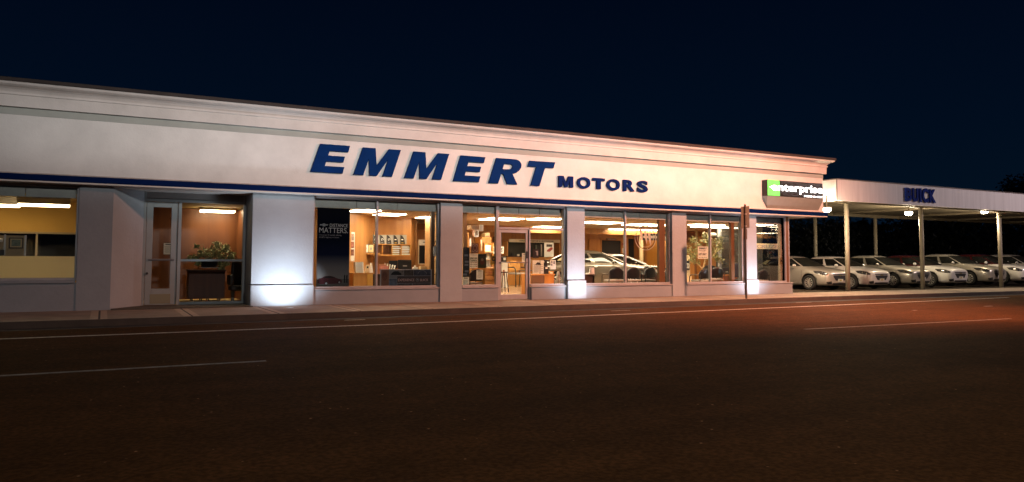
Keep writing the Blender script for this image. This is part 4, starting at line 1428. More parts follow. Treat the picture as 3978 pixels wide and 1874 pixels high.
mb = text(MB(), 'DISTANCE', BX(.38), BX(.93), BZ(.235), BZ(.195), *ty, 0.0)
text(mb, 'MATTERS.', BX(.06), BX(.94), BZ(.31), BZ(.245), *ty, 0.0)
mb.build('wording', SILV, bn)
mb = text(MB(), 'Chevy has 10 models offering', BX(.06), BX(.74), BZ(.35), BZ(.328), *ty, 0.01)
text(mb, '30 MPG highway or better.', BX(.06), BX(.68), BZ(.378), BZ(.356), *ty, 0.01)
mb.build('small_wording', SILV2, bn)
mb = MB()
u0, u1, vz, vh = .07, .33, .213, .018
mb.prism([(BX(u0), BZ(vz + vh * .35)), (BX(u0 + .02), BZ(vz - vh * .5)), (BX(.16), BZ(vz - vh * .5)), (BX(.165), BZ(vz - vh)), (BX(.235), BZ(vz - vh)), (BX(.24), BZ(vz - vh * .5)), (BX(u1), BZ(vz - vh * .5)), (BX(u1 - .02), BZ(vz + vh * .4)), (BX(.24), BZ(vz + vh * .4)), (BX(.235), BZ(vz + vh)), (BX(.165), BZ(vz + vh)), (BX(.16), BZ(vz + vh * .4))][::-1], *ty)
mb.build('emblem', SILV2, bn)
cp = [(.04, .93), (.03, .90), (.07, .875), (.16, .868), (.26, .845), (.42, .842), (.54, .855), (.62, .873), (.74, .885), (.78, .905), (.77, .93), (.70, .937), (.14, .945)]
MB().prism([(BX(a), BZ(b)) for a, b in cp][::-1], *ty).build('printed_car', M('maroon_print', (0.075, 0.010, 0.016), 0.5), bn)
mb = MB().prism([(BX(a), BZ(b)) for a, b in ((.20, .868), (.29, .850), (.40, .848), (.50, .858), (.55, .870))][::-1], ty[0] - .001, ty[0] - .0002)
mb.disc(BX(.30), BZ(.936), .05 * bw, .05 * bw, ty[0] - .001, ty[0] - .0002).disc(BX(.70), BZ(.924), .045 * bw, .045 * bw, ty[0] - .001, ty[0] - .0002)
mb.build('printed_dark_parts', DARK, bn)
MB().disc(BX(.30), BZ(.936), .033 * bw, .033 * bw, ty[0] - .002, ty[0] - .0012).disc(BX(.70), BZ(.924), .03 * bw, .03 * bw, ty[0] - .002, ty[0] - .0012).build('printed_wheels', SILV2, bn)
mb = MB()
for u in (.86, .93):
    mb.prism([(BX(u - .02), BZ(.93)), (BX(u + .025), BZ(.93)), (BX(u + .02), BZ(.87)), (BX(u + .025), BZ(.84)), (BX(u), BZ(.825)), (BX(u - .02), BZ(.845))], *ty)
mb.box(BX(.02), BX(.99), ty[0] + .001, ty[1], BZ(.893), BZ(.889))
mb.build('printed_figures', DARK, bn)

# wide banner on the sill of the sales office
bx0, bx1, bz0, bz1 = prect((1477, 1047), (1677, 1117), Yg + .03)
bn = thing('banner', 'low wide grey banner with car pictures and pink capitals on the window sill', 'banner', ((bx0 + bx1) / 2, Yg, bz0))
bw, bh = bx1 - bx0, bz1 - bz0
MB().box(bx0, bx1, Yg + .03, Yg + .045, bz0, bz1).build('board', SILV2, bn)
for (u0, u1, v0, v1), mt in (((.02, .17, .03, .97), SKININK), ((.17, .32, .03, .5), GREYINK), ((.32, .45, .03, .34), M('warm_grey_print', (.2, .17, .15), .6, noise=(8, .5))), ((.45, .64, .03, .36), M('interior_print', (.08, .06, .05), .6, noise=(9, .6))), ((.64, .98, .03, .36), M('seat_print', (.05, .055, .08), .6, noise=(8, .7))),
                            ((.17, .32, .5, .97), M('blue_grey_print', (.12, .15, .2), .6, noise=(7, .6))), ((.32, .98, .36, .76), M('brown_band_print', (.085, .06, .055), .6)), ((.32, .62, .76, .97), M('road_print', (.1, .1, .11), .6, noise=(9, .8))), ((.62, .98, .76, .97), M('dark_print', (.07, .05, .05), .6, noise=(9, .8)))):
    MB().box(BX(u0) + .004, BX(u1) - .004, Yg + .0285, Yg + .030, BZ(v1) + .004, BZ(v0) - .004).build('picture', mt, bn)
PK = M('pink_lettering', (0.80, 0.52, 0.46), 0.6)
yy = (Yg + .025, Yg + .0284)
mb = text(MB(), 'EXPERIENCE', BX(.34), BX(.655), BZ(.65), BZ(.51), *yy, 0.005)
text(mb, 'BUICK', BX(.77), BX(.93), BZ(.66), BZ(.52), *yy, 0.005)
mb.build('wording', PK, bn)
mb = MB().ring(BX(.715), BZ(.58), .032 * bw, .032 * bw, .006, *yy)
for k in (-1, 0, 1):
    mb.prism([(BX(.715) + k * .018 - .006, BZ(.58) + .03 - .01 * (k + 1)), (BX(.715) + k * .018 + .006 + .0, BZ(.58) - .03), (BX(.715) + k * .018 + .012, BZ(.58) + .03 - .01 * (k + 1))], *yy)
mb.build('ring_emblem', SILV2, bn)
MB().prism([(BX(a), BZ(b)) for a, b in ((.20, .30), (.22, .20), (.26, .11), (.33, .10), (.37, .18), (.40, .22), (.40, .31))][::-1], *yy).build('printed_car', DARK, bn)
MB().disc(BX(.085), BZ(.36), .05 * bw, .26 * bh, *yy).build('printed_face', M('reddish_face_print', (.22, .08, .045), .6, noise=(12, .3)), bn)
MB().ring(BX(.81), BZ(.27), .09 * bw, .2 * bh, .012, *yy, a0=0, a1=PI).build('printed_wheel', GREYINK, bn)

# picture strip on the angled partition
YW = 23.05
x0, x1, z0, z1 = prect((1354, 902), (1377, 1015), YW)
o = thing('poster', 'narrow white poster with three photos on the wood partition', 'poster', ((x0 + x1) / 2, YW, z0))
MB().box(x0, x1, YW, YW + .012, z0, z1).build('sheet', PAPER, o)
for k, mt in enumerate((M('photo_a', (.35, .25, .2), .6, noise=(20, .6)), M('photo_b', (.3, .1, .06), .6, noise=(18, .9)), M('photo_c', (.22, .08, .05), .6, noise=(22, .9)))):
    MB().box(x0 + .02, x1 - .02, YW - .003, YW, z1 - .03 - (k + 1) * .26 * (z1 - z0), z1 - .03 - k * .27 * (z1 - z0) - .02).build('photo', mt, o)

# wall shelf with frames, organizer and binders
YS2 = 24.55
x0, x1, z0, z1 = prect((1380, 983), (1476, 989), YS2 - .3)
o = thing('wall_shelf', 'short wooden wall shelf carrying three framed certificates', 'shelf', ((x0 + x1) / 2, YS2, z0))
MB().box(x0, x1, YS2 - .3, YS2, z0, z1).build('board', WOODO, o)
for k in (x0 + .06, x1 - .1):
    MB().box(k, k + .03, YS2 - .25, YS2 - .02, z0 - .12, z0).build('bracket', WOODO, o)
for k, (a, b, mt) in enumerate(((1392, 1413, M('cert_gold', (.62, .5, .25), .6)), (1412, 1432, PAPER), (1431, 1453, M('cert_yellow', (.6, .47, .22), .6)))):
    x0, x1, z0, z1 = prect((a, 948 + k), (b, 983), YS2 - .3)
    o = thing('picture_frame', ('gold framed certificate, first of three on the wall shelf', 'white framed certificate in the middle of the wall shelf', 'cream framed certificate beside the paper organizer')[k], 'picture', ((x0 + x1) / 2, YS2 - .25, z0), 'framed certificates on the shelf')
    MB().box(x0, x1, YS2 - .27, YS2 - .25, z0, z1).build('frame', DARK, o)
    MB().box(x0 + .015, x1 - .015, YS2 - .275, YS2 - .27, z0 + .015, z1 - .015).build('print', mt, o)
    MB().disc((x0 + x1) / 2, (z0 + z1) / 2, .035, .05, YS2 - .277, YS2 - .275).build('crest', GREYINK, o)
YO = 24.6
x0, x1, z0, z1 = prect((1450, 948), (1595, 995), YO - .3)
o = thing('paper_organizer', 'wooden pigeon-hole organizer stacked with papers on the office wall', 'organizer', ((x0 + x1) / 2, YO, z0))
mb = MB().box(x0, x1, YO - .3, YO, z0, z0 + .035).box(x0, x1, YO - .3, YO, z1 - .025, z1).box(x0, x1, YO - .03, YO, z0 + .035, z1 - .025)
cells = [x0 + (x1 - x0) * k / 4 for k in range(5)]
for c in cells:
    mb.box(c - .012, c + .012, YO - .3, YO - .03, z0 + .035, z1 - .025)
mb.build('case', WOODO, o)
for k in range(4):
    n_ = (3, 4, 5, 6)[k]
    for j in range(n_):
        zz = z0 + .04 + (z1 - z0 - .07) * j / n_
        MB().box(cells[k] + .02, cells[k + 1] - random.uniform(.02, .06), YO - .29 + random.uniform(0, .03), YO - .05, zz, zz + (.012 if k < 2 else random.uniform(.02, .04))).build('paper_tray' if k < 2 else 'paper_stack', (SKININK if k < 2 else PAPER), o)
BINDB = M('black_binder', (.02, .02, .02), .5)
BING = M('grey_binder', (.30, .29, .26), .6)
zt2 = z1
for k in range(5):
    a, b = 1450 + k * 26.3, 1450 + k * 26.3 + 25
    x0, x1, z0, z1 = prect((a, 913), (b, 948), YO - .25)
    z0 = zt2 + .002
    o = thing('binder', ('black and grey catalogue, first from the banner, on the organizer', 'second catalogue from the banner, partly behind the mullion, on the organizer', 'middle catalogue of the five on the organizer', 'fourth catalogue on the organizer with a small shield print', 'last catalogue on the organizer, farthest from the banner')[k], 'catalogue', ((x0 + x1) / 2, YO - .2, z0), 'catalogues on the organizer')
    MB().box(x0, x1 - .008, YO - .25, YO - .20, z0, z1).build('cover', BING, o)
    w, h = x1 - x0, z1 - z0
    MB().prism([(x0 + .004, z0 + .004)] + [(x0 + w * .72 * math.cos(rad(t_)), z0 + h * .97 * math.sin(rad(t_))) for t_ in range(0, 91, 15)] + [(x0 + .004, z0 + h * .97)], YO - .252, YO - .25).build('dark_curve', BINDB, o)
    if k < 3:
        MB().ring(x0 + w * .36, z0 + h * .48, w * .17, w * .17, w * .06, YO - .2545, YO - .2522, a0=-.6, a1=4.6).build('emblem', PAPER, o)
    else:
        MB().prism([(x0 + w * .16, z0 + h * .44), (x0 + w * .44, z0 + h * .44), (x0 + w * .44, z0 + h * .54), (x0 + w * .16, z0 + h * .54)], YO - .2545, YO - .2522).build('emblem', PAPER, o)
    MB().box(x0 + w * .15, x0 + w * .5, YO - .2545, YO - .2522, z0 + h * .12, z0 + h * .17).build('caption', YELINK if k > 2 else GREYINK, o)

# drawer cabinet, desk and things on it
YD = 22.3
x0, x1, z0, z1 = prect((1374, 1061), (1448, 1121), YD)
o = thing('drawer_cabinet', 'orange wood drawer cabinet below the shelf in the sales office', 'cabinet', ((x0 + x1) / 2, YD, .03))
MB().box(x0, x1, YD, YD + .5, .03, z1 - .03).build('case', WOODO, o)
MB().box(x0 - .02, x1 + .02, YD - .02, YD + .52, z1 - .03, z1).build('top', WOODO, o)
xm = x0 + (x1 - x0) * .70
for k in range(2):
    zz = z1 - .05 - k * .37
    dr = MB().box(xm, x1 - .01, YD - .02, YD - .002, zz - .35, zz).build('drawer', M('drawer_front', (.56, .30, .06), .45), o, bevel=.006)
    MB().disc((xm + x1) / 2, zz - .15, .022, .016, YD - .04, YD - .02, 10).build('knob', WOODO, dr)
zdt = z1
for i, (a, b, ya, yb, lab, cat, nm) in enumerate(((1379, 1407, 1019, 1060, 'stack of upright white folders on the drawer cabinet', 'folders', 'folder_stack'),)):
    x0, x1, z0, z1 = prect((a, ya), (b, yb), YD + .1)
    o = thing(nm, lab, cat, ((x0 + x1) / 2, YD + .1, zdt))
    for k in range(4):
        xx = x0 + (x1 - x0) * k / 4
        MB().add([(xx + .03, YD + .08, zdt), (xx + .11, YD + .08, zdt), (xx + .08, YD + .08, z1), (xx, YD + .08, z1), (xx + .03, YD + .26, zdt), (xx + .11, YD + .26, zdt), (xx + .08, YD + .26, z1), (xx, YD + .26, z1)], [(0, 1, 2, 3), (4, 7, 6, 5), (0, 4, 5, 1), (3, 2, 6, 7), (0, 3, 7, 4), (1, 5, 6, 2)]).build('folder', PAPER, o)
x0, x1, z0, z1 = prect((1418, 1030), (1434, 1055), YD + .2)
o = thing('desk_phone', 'small cream desk phone on the drawer cabinet', 'phone', ((x0 + x1) / 2, YD + .2, zdt))
MB().prism([(x0, zdt), (x1, zdt), (x1 - .02, z1), (x0 + .05, z1)], YD + .15, YD + .3).build('body', M('cream_plastic', (.55, .45, .32), .5), o, bevel=.01)
MB().box(x0 + .04, x1 - .04, YD + .145, YD + .15, z1 - .1, z1 - .04).build('display', INK, o)
x0, x1, z0, z1 = prect((1437, 1022), (1450, 1045), YD + .3)
o = thing('calendar', 'folded desk calendar standing behind the cream phone', 'calendar', ((x0 + x1) / 2, YD + .3, zdt))
MB().prism([(x0, zdt), (x1, zdt), ((x0 + x1) / 2 + .01, z1), ((x0 + x1) / 2 - .01, z1)], YD + .3, YD + .42).build('card', PAPER, o)
YK = 22.9
x0, x1, z0, z1 = prect((1446, 1066), (1690, 1120), YK)
zk = z1
o = thing('desk', 'dark desk behind the low wide banner in the sales office', 'desk', ((x0 + x1) / 2, YK, .03))
MB().box(x0, x1, YK, YK + .8, zk - .035, zk).build('top', WOODD, o, bevel=.005)
MB().box(x0 + .03, x1 - .03, YK + .05, YK + .075, .1, zk - .035).build('front_panel', WOODD, o)
for k in (x0 + .03, x1 - .06):
    MB().box(k, k + .03, YK + .08, YK + .75, .03, zk - .035).build('side_panel', WOODD, o)


def monitor(p0, p1, Y, label, zbase, group=None):
    x0, x1, z0, z1 = prect(p0, p1, Y)
    o = thing('monitor', label, 'monitor', ((x0 + x1) / 2, Y, zbase), group)
    MB().box(x0, x1, Y, Y + .05, z0, z1).build('back_shell', BLACK, o, bevel=.012)
    MB().box((x0 + x1) / 2 - .04, (x0 + x1) / 2 + .04, Y + .02, Y + .05, zbase + .02, z0).build('stand', BLACK, o)
    MB().box((x0 + x1) / 2 - .13, (x0 + x1) / 2 + .13, Y - .06, Y + .12, zbase, zbase + .02).build('foot', BLACK, o)
    MB().box((x0 + x1) / 2 - .07, (x0 + x1) / 2 + .07, Y - .004, Y, z0 + (z1 - z0) * .28, z0 + (z1 - z0) * .42).build('label_plate', GREYINK, o)
    return o


monitor((1547, 1010), (1599, 1046), YK + .3, 'black monitor seen from behind over the wide banner', zk)
monitor((1512, 1013), (1545, 1044), YK + .45, 'dark smaller monitor half hidden by white papers', zk)
x0, x1, z0, z1 = prect((1474, 1028), (1508, 1066), YK + .2)
o = thing('letter_holder', 'pinkish red letter holder with files on the dark desk', 'letter holder', ((x0 + x1) / 2, YK + .2, zk))
MB().box(x0, x1, YK + .2, YK + .25, zk, z1 - .05).build('tray', M('rose_card', (.40, .16, .12), .6, noise=(20, .4)), o)
MB().box(x0 + .02, x1 - .03, YK + .26, YK + .34, zk, z1).build('files', SKININK, o)
x0, x1, z0, z1 = prect((1497, 1022), (1530, 1066), YK + .4)
o = thing('paper_sorter', 'fan of white papers standing on the desk before the dark monitor', 'papers', ((x0 + x1) / 2, YK + .4, zk))
for k in range(5):
    xx = x0 + (x1 - x0) * k / 5
    MB().add([(xx, YK + .36, zk), (xx + .02, YK + .36, zk), (xx + .02 + .03 * (k - 1), YK + .36, z1 - .02 * k), (xx + .03 * (k - 1), YK + .36, z1 - .02 * k), (xx, YK + .42, zk), (xx + .02, YK + .42, zk), (xx + .02 + .03 * (k - 1), YK + .42, z1 - .02 * k), (xx + .03 * (k - 1), YK + .42, z1 - .02 * k)], [(0, 1, 2, 3), (4, 7, 6, 5), (0, 4, 5, 1), (3, 2, 6, 7), (0, 3, 7, 4), (1, 5, 6, 2)]).build('sheet', PAPER, o)
x0, x1, z0, z1 = prect((1604, 1034), (1622, 1048), YK + .4)
o = thing('desk_stapler', 'small white desk gadget beside the black monitor', 'gadget', ((x0 + x1) / 2, YK + .4, zk))
MB().box(x0, x1, YK + .36, YK + .46, zk, z1 - .04).box(x0 + .05, x0 + .1, YK + .38, YK + .44, z1 - .04, z1 + .02).build('body', PAPER, o, bevel=.008)
x0, x1, z0, z1 = prect((1634, 1036), (1660, 1050), YK + .2)
o = thing('card_box', 'small tan card box on the desk below the notice board', 'box', ((x0 + x1) / 2, YK + .2, zk))
MB().box(x0, x1, YK + .2, YK + .35, zk, z1).box(x0 + .03, x1 - .03, YK + .24, YK + .31, z1, z1 + .02).build('card', M('tan_card', (.5, .36, .2), .7), o)
# framed notice board with a white heading
YN = 25.45
x0, x1, z0, z1 = prect((1626, 931), (1692, 1028), YN)
o = thing('notice_board', 'dark board under a white heading strip on the office wall', 'board', ((x0 + x1) / 2, YN, z0))
MB().box(x0, x1, YN, YN + .03, z0, z1).build('frame', M('pale_frame', (.6, .48, .32), .5), o)
MB().box(x0 + .03, x1 - .03, YN - .004, YN, z0 + .03, z1 - (z1 - z0) * .24).build('dark_panel', BLACK, o)
MB().box(x0 + .03, x1 - .03, YN - .005, YN, z1 - (z1 - z0) * .22, z1 - .02).build('heading_strip', PAPER, o)
text(MB(), 'EMMERT', x0 + (x1 - x0) * .70, x1 + .16, z1 - (z1 - z0) * .12, z1 - (z1 - z0) * .045, YN - .009, YN - .005, .02, .3).build('wording', INK, o)
zz = z1 - (z1 - z0) * .11
MB().prism([(x0 + .15, zz - .02), (x0 + .33, zz - .02), (x0 + .36, zz + .02), (x0 + .18, zz + .02)], YN - .008, YN - .005).build('emblem', GREYINK, o)
x0, x1, z0, z1 = prect((1655, 867), (1692, 912), YN)
o = thing('wall_panel_box', 'grey metal box high on the office wall', 'wall box', ((x0 + x1) / 2, YN, z0))
MB().box(x0, x1, YN - .06, YN, z0, z1).build('box', STEEL, o, bevel=.006)
MB().box(x0 + .03, x0 + .06, YN - .064, YN - .06, z0 + .03, z1 - .03).build('edge', CREAM, o)
x0, x1, z0, z1 = prect((1684, 958), (1699, 995), YG + .12)
o = thing('wall_phone', 'white device fixed to the wood column beside the office window', 'phone', ((x0 + x1) / 2, YG + .14, z0))
MB().box(x0, x1, YG + .11, YG + .158, z0 + .05, z1).build('body', PAPER, o, bevel=.01)
MB().box(x0 + .01, x1 - .01, YG + .11, YG + .158, z0, z0 + .04).build('tray', PAPER, o)
MB().tube([((x0 + x1) / 2, YG + .12, z1), ((x0 + x1) / 2 - .02, YG + .12, z1 + .12), ((x0 + x1) / 2 + .03, YG + .12, z1 + .2)], .008, 6).build('cord', INK, o)

# ------------------------------------------------------------------ notice window and entrance
YP2 = Yg + .01
PG = 'papers taped inside the shop windows'
o, x0, x1, z0, z1 = paper_notice('poster', 'tall dark collage poster at the edge of the notice window', 'poster', (1799, 962), (1823.5, 1076), YP2, 0, False, base=translucent('dark_collage', (.09, .085, .08), .55, noise=(10, .6)), group=PG)
for k in range(9):
    zz = z1 - (z1 - z0) * (k + .15) / 9.2
    a = random.uniform(.05, .3)
    MB().box(x0 + (x1 - x0) * a, x0 + (x1 - x0) * (a + random.uniform(.4, .65)), YP2 - .002, YP2, zz - (z1 - z0) * .07, zz).build('photo', random.choice((SILV2, M('collage_a', (.16, .14, .13), .7, noise=(30, .7)), M('collage_b', (.07, .08, .1), .7, noise=(30, .7)))), o)
paper_notice('notice', 'white letter sheet taped under the dark collage poster', 'notice', (1798, 1077), (1822, 1114), YP2, 7, group=PG)
o, x0, x1, z0, z1 = paper_notice('poster', 'framed reddish poster with a round emblem above the fair poster', 'poster', (1831, 945), (1859, 984), YP2, 0, False, base=translucent('pinkish_paper', (.5, .36, .3), .55), group=PG)
MB().box(x0, x1, YP2 - .002, YP2, z0, z0 + .03).box(x0, x1, YP2 - .002, YP2, z1 - .03, z1).box(x0, x0 + .03, YP2 - .002, YP2, z0 + .03, z1 - .03).box(x1 - .03, x1, YP2 - .002, YP2, z0 + .03, z1 - .03).build('border', SKININK, o)
MB().ring((x0 + x1) / 2, (z0 + z1) / 2, (x1 - x0) * .36, (z1 - z0) * .36, .025, YP2 - .003, YP2).disc((x0 + x1) / 2, (z0 + z1) / 2, (x1 - x0) * .2, (z1 - z0) * .2, YP2 - .003, YP2).build('emblem', M('brick_print', (.2, .07, .05), .7), o)
o, x0, x1, z0, z1 = paper_notice('poster', 'white fair poster in heavy capitals on the notice window', 'poster', (1824.5, 986), (1856, 1042), YP2, 0, False, group=PG)
mb, w, h = MB(), x1 - x0, z1 - z0
for t_, v0, v1 in (('SPRING FLING', .26, .40), ('CARNIVAL', .42, .55)):
    text(mb, t_, x0 + .06 * w, x1 - .06 * w, z1 - v1 * h, z1 - v0 * h, YP2 - .003, YP2, .03)
mb.build('heading', M('dark_green_print', (.02, .06, .03), .7), o)
mb = MB()
for t_, v0, v1 in (('SOUTH ALBANY ALUMNI', .06, .11), ('& AUCTION DINNER', .58, .65), ('OPEN TO THE PUBLIC', .72, .79), ('MAY 11 | 11-4PM', .87, .95)):
    text(mb, t_, x0 + .06 * w, x1 - .06 * w, z1 - v1 * h, z1 - v0 * h, YP2 - .003, YP2, .02)
mb.build('wording', SKININK, o)
o, x0, x1, z0, z1 = paper_notice('poster', 'dark green poster with a reddish figure beside the fair poster', 'poster', (1857, 986), (1889, 1042), YP2, 0, False, base=translucent('olive_paper', (.10, .10, .055), .55, noise=(6, .3)), group=PG)
w, h = x1 - x0, z1 - z0
MB().disc((x0 + x1) / 2, z0 + h * .42, w * .28, h * .2, YP2 - .002, YP2).build('emblem', M('rust_print', (.2, .06, .03), .7), o)
MB().disc((x0 + x1) / 2, z0 + h * .58, w * .16, h * .1, YP2 - .003, YP2).build('figure', M('buff_print', (.35, .25, .14), .7), o)
MB().box(x0 + w * .12, x1 - w * .12, YP2 - .002, YP2, z0 + h * .84, z0 + h * .93).build('heading', BINDB, o)
o, x0, x1, z0, z1 = paper_notice('poster', 'yellow poster with a dark round emblem near the door', 'poster', (1905, 994), (1931, 1029), YP2, 4, False, base=translucent('yellow_paper', (.42, .32, .06), .55), group=PG)
MB().ring((x0 + x1) / 2, z1 - .36 * (z1 - z0), (x1 - x0) * .32, (x1 - x0) * .32, .04, YP2 - .003, YP2).build('emblem', BINDB, o)
paper_notice('notice', 'white typed sheet low in the middle of the notice window', 'notice', (1851, 1049), (1876, 1086), YP2, 6, group=PG)
paper_notice('notice', 'white hours sheet on the glass entrance door', 'notice', (2028, 984), (2053, 1018), YP2, 6, group=PG)
o, x0, x1, z0, z1 = paper_notice('poster', 'small dark photo poster right of the entrance door', 'poster', (2070, 968), (2093, 1003), YP2, 0, False, base=translucent('dusk_print', (.06, .05, .055), .55), group=PG)
MB().box(x0 + (x1 - x0) * .5, x1 - .03, YP2 - .002, YP2, z0 + .08, z1 - .06).build('pale_area', SILV2, o)
MB().prism([(x0 + .05, z0 + .03), (x0 + .15, z0 + .03), (x0 + .13, z1 - .1), (x0 + .07, z1 - .1)], YP2 - .003, YP2).build('figure', INK, o)
o, x0, x1, z0, z1 = paper_notice('notice', 'pale lilac sheet with a small car picture right of the door', 'notice', (2069, 1012), (2097, 1064), YP2, 9, False, group=PG)
MB().prism([(x0 + .1, z1 - .14), (x0 + .3, z1 - .15), (x0 + .31, z1 - .11), (x0 + .25, z1 - .07), (x0 + .18, z1 - .06), (x0 + .13, z1 - .1)], YP2 - .002, YP2).build('printed_car', INK, o)
paper_notice('notice', 'narrow pale sheet next to the lilac car sheet', 'notice', (2099, 1012), (2112, 1064), YP2, 4, False, group=PG)
o, x0, x1, z0, z1 = paper_notice('notice', 'white sheet with four small symbols on the reception window', 'notice', (2138, 1011), (2159, 1047), YP2, 2, False, group=PG)
for u, v_ in ((.25, .8), (.7, .82), (.25, .5), (.7, .65)):
    MB().disc(x0 + (x1 - x0) * u, z0 + (z1 - z0) * v_, .03, .035, YP2 - .002, YP2, 8).build('symbol', GREYINK, o)

# cardboard stack, rack, chair, cabinets behind the notice window
Y1 = 21.8
x0, x1, z0, z1 = prect((1884, 1041), (1935, 1119), Y1)
zz0 = 0.031
hh = (z1 - zz0) / 4
for k in range(4):
    o = thing('cardboard_box', ('brown cardboard box at the bottom of the stack by the door', 'second brown cardboard box up in the stack by the door', 'third brown cardboard box up in the stack by the door', 'topmost brown cardboard box of the stack by the door')[k], 'box', ((x0 + x1) / 2, Y1, zz0 + hh * k), 'cardboard boxes stacked by the door')
    MB().box(x0, x1 - random.uniform(0, .03), Y1 + random.uniform(0, .02), Y1 + .5, zz0 + hh * k + .002, zz0 + hh * (k + 1) - .006).build('carton', M('cardboard', (.42, .26, .08), .8, noise=(5, .12)), o, bevel=.008)
    mb = MB()
    for j in range(4):
        a = x0 + (x1 - x0) * (j + .2) / 4
        mb.box(a, a + random.uniform(.03, .1), Y1 - .006, Y1 - .001, zz0 + hh * (k + .35), zz0 + hh * (k + .35) + .02)
    mb.build('printing', SKININK, o)
Y2 = 24.0
x0, x1, z0, z1 = prect((1882, 945), (1917, 1042), Y2)
o = thing('brochure_rack', 'tall wooden brochure rack full of leaflets left of the door', 'rack', ((x0 + x1) / 2, Y2, .03))
MB().box(x0, x0 + .03, Y2, Y2 + .4, .03, z1).box(x1 - .03, x1, Y2, Y2 + .4, .03, z1).box(x0 + .03, x1 - .03, Y2 + .36, Y2 + .4, .03, z1).build('case', WOODO, o)
for k in range(4):
    zz = .7 + k * (z1 - .75) / 4
    MB().box(x0 + .03, x1 - .03, Y2 - .03, Y2 + .3, zz, zz + .03).build('shelf', M('pale_rail', (.6, .45, .28), .5), o)
    for j in range(3):
        xx = x0 + .05 + (x1 - x0 - .1) * j / 3
        MB().box(xx, xx + (x1 - x0) * .25, Y2 + .1, Y2 + .14, zz + .03, zz + .26).build('leaflet', random.choice((PAPER, SILV, M('pale_blue_leaflet', (.4, .45, .5), .6))), o)
x0, x1, z0, z1 = prect((1872, 922), (1908, 1040), 25.2)
o = thing('storage_cabinet', 'tall wooden cabinet behind the brochure rack', 'cabinet', ((x0 + x1) / 2, 25.2, .03))
MB().box(x0, x1, 25.2, 25.8, .03, z1).build('case', WOODO, o)
MB().box(x0 + .03, (x0 + x1) / 2 - .01, 25.18, 25.198, .2, z1 - .05).build('door', WOODW, o)
MB().box((x0 + x1) / 2 + .01, x1 - .03, 25.18, 25.198, .2, z1 - .05).build('door', WOODW, o)
x0, x1, z0, z1 = prect((1880, 904), (1898, 924), 25.5)
o = thing('paper_roll', 'pale round-topped box on top of the tall cabinet', 'box', ((x0 + x1) / 2, 25.5, z0))
MB().prism([(x0, z0), (x1, z0)] + [((x0 + x1) / 2 + (x1 - x0) / 2 * math.cos(rad(t_)), z1 - .06 + .06 * math.sin(rad(t_))) for t_ in range(0, 181, 30)], 25.4, 25.7).build('body', CREAM, o)
MB().box(x0 + .02, x1 - .02, 25.395, 25.4, z0 + .02, z0 + .06).build('label_strip', SKININK, o)
x0, x1, z0, z1 = prect((1828, 875), (1868, 893), 23.4)
o = thing('wall_heater', 'cream box unit with side flaps fixed high on the tan wall', 'wall unit', ((x0 + x1) / 2, 23.4, z0))
MB().box(x0, x1, 23.35, 23.7, z0, z1).build('body', M('cream_metal', (.5, .42, .32), .5), o, bevel=.02)
MB().box(x1 - .1, x1 + .05, 23.3, 23.348, z0 - .05, z1 + .02).build('flap', PAPER, o)
x0, x1, z0, z1 = prect((1844, 893), (1860, 921), 23.5)
o = thing('wall_speaker', 'hanging pale frame below the cream wall unit', 'sign', ((x0 + x1) / 2, 23.5, z0))
MB().box(x0, x1, 23.5, 23.56, z0, z1).build('frame', PAPER, o)
MB().box(x0 + .04, x1 - .04, 23.494, 23.5, z0 + .05, z1 - .04).build('dark_panel', M('dim_panel', (.2, .17, .13), .6), o)
for k, (a, b, ya, yb) in enumerate(((1822, 1832, 924, 960), (1866, 1874, 930, 978), (1836, 1841, 895, 917))):
    x0, x1, z0, z1 = prect((a, ya), (b, yb), 24.0 + .1 * k)
    o = thing('picture_frame', ('narrow pale picture on the tan wall beside the reddish poster', 'narrow gilt picture near the brochure rack', 'tiny dark picture by the cream wall unit')[k], 'picture', ((x0 + x1) / 2, 24.0 + .1 * k, z0), 'pictures on the tan wall')
    MB().box(x0, x1, 24.0 + .1 * k, 24.03 + .1 * k, z0, z1).build('frame', SKININK, o)
    MB().box(x0 + .02, x1 - .02, 23.994 + .1 * k, 24.0 + .1 * k, z0 + .03, z1 - .03).build('print', (PAPER, CREAM, DARK)[k], o)
x0, x1, z0, z1 = prect((1801, 909), (1815, 1000), 24.3)
o = thing('inner_door', 'reddish wooden door far left behind the notice window', 'door', ((x0 + x1) / 2, 24.3, .03))
MB().box(x0, x1, 24.3, 24.34, .03, z1).build('leaf', WOODR, o)
MB().box(x0 - .05, x0, 24.28, 24.36, .03, z1 + .05).box(x1, x1 + .05, 24.28, 24.36, .03, z1 + .05).box(x0, x1, 24.28, 24.36, z1, z1 + .05).build('frame', WOODO, o)
# hanging PARTS sign and the collision repair counter
YH = 31.0
x0, x1, z0, z1 = prect((1914, 958), (1957, 987), YH)
o = thing('hanging_sign', 'white sign with tall black capitals partly behind the door frame', 'sign', ((x0 + x1) / 2, YH, z0))
MB().box(x0, x1, YH, YH + .03, z0, z1).build('board', PAPER, o)
text(MB(), 'PARTS', x0 + .1 * (x1 - x0), x1 - .1 * (x1 - x0), z0 + .25 * (z1 - z0), z0 + .8 * (z1 - z0), YH - .008, YH, .03).build('wording', INK, o)
MB().box(x0 + .1, x0 + .12, YH + .01, YH + .02, z1, ZV).box(x1 - .12, x1 - .1, YH + .01, YH + .02, z1, ZV).build('hanger', INK, o)
x0, x1, z0, z1 = prect((1919, 920), (1932, 941), 33.9)
o = thing('picture_frame', 'small dark red picture high on the far wall', 'picture', ((x0 + x1) / 2, 33.9, z0))
MB().box(x0, x1, 33.93, 33.99, z0, z1).build('frame', WOODD, o)
MB().box(x0 + .04, x1 - .04, 33.92, 33.93, z0 + .05, z1 - .05).build('print', REDINK, o)
YCn = 33.2
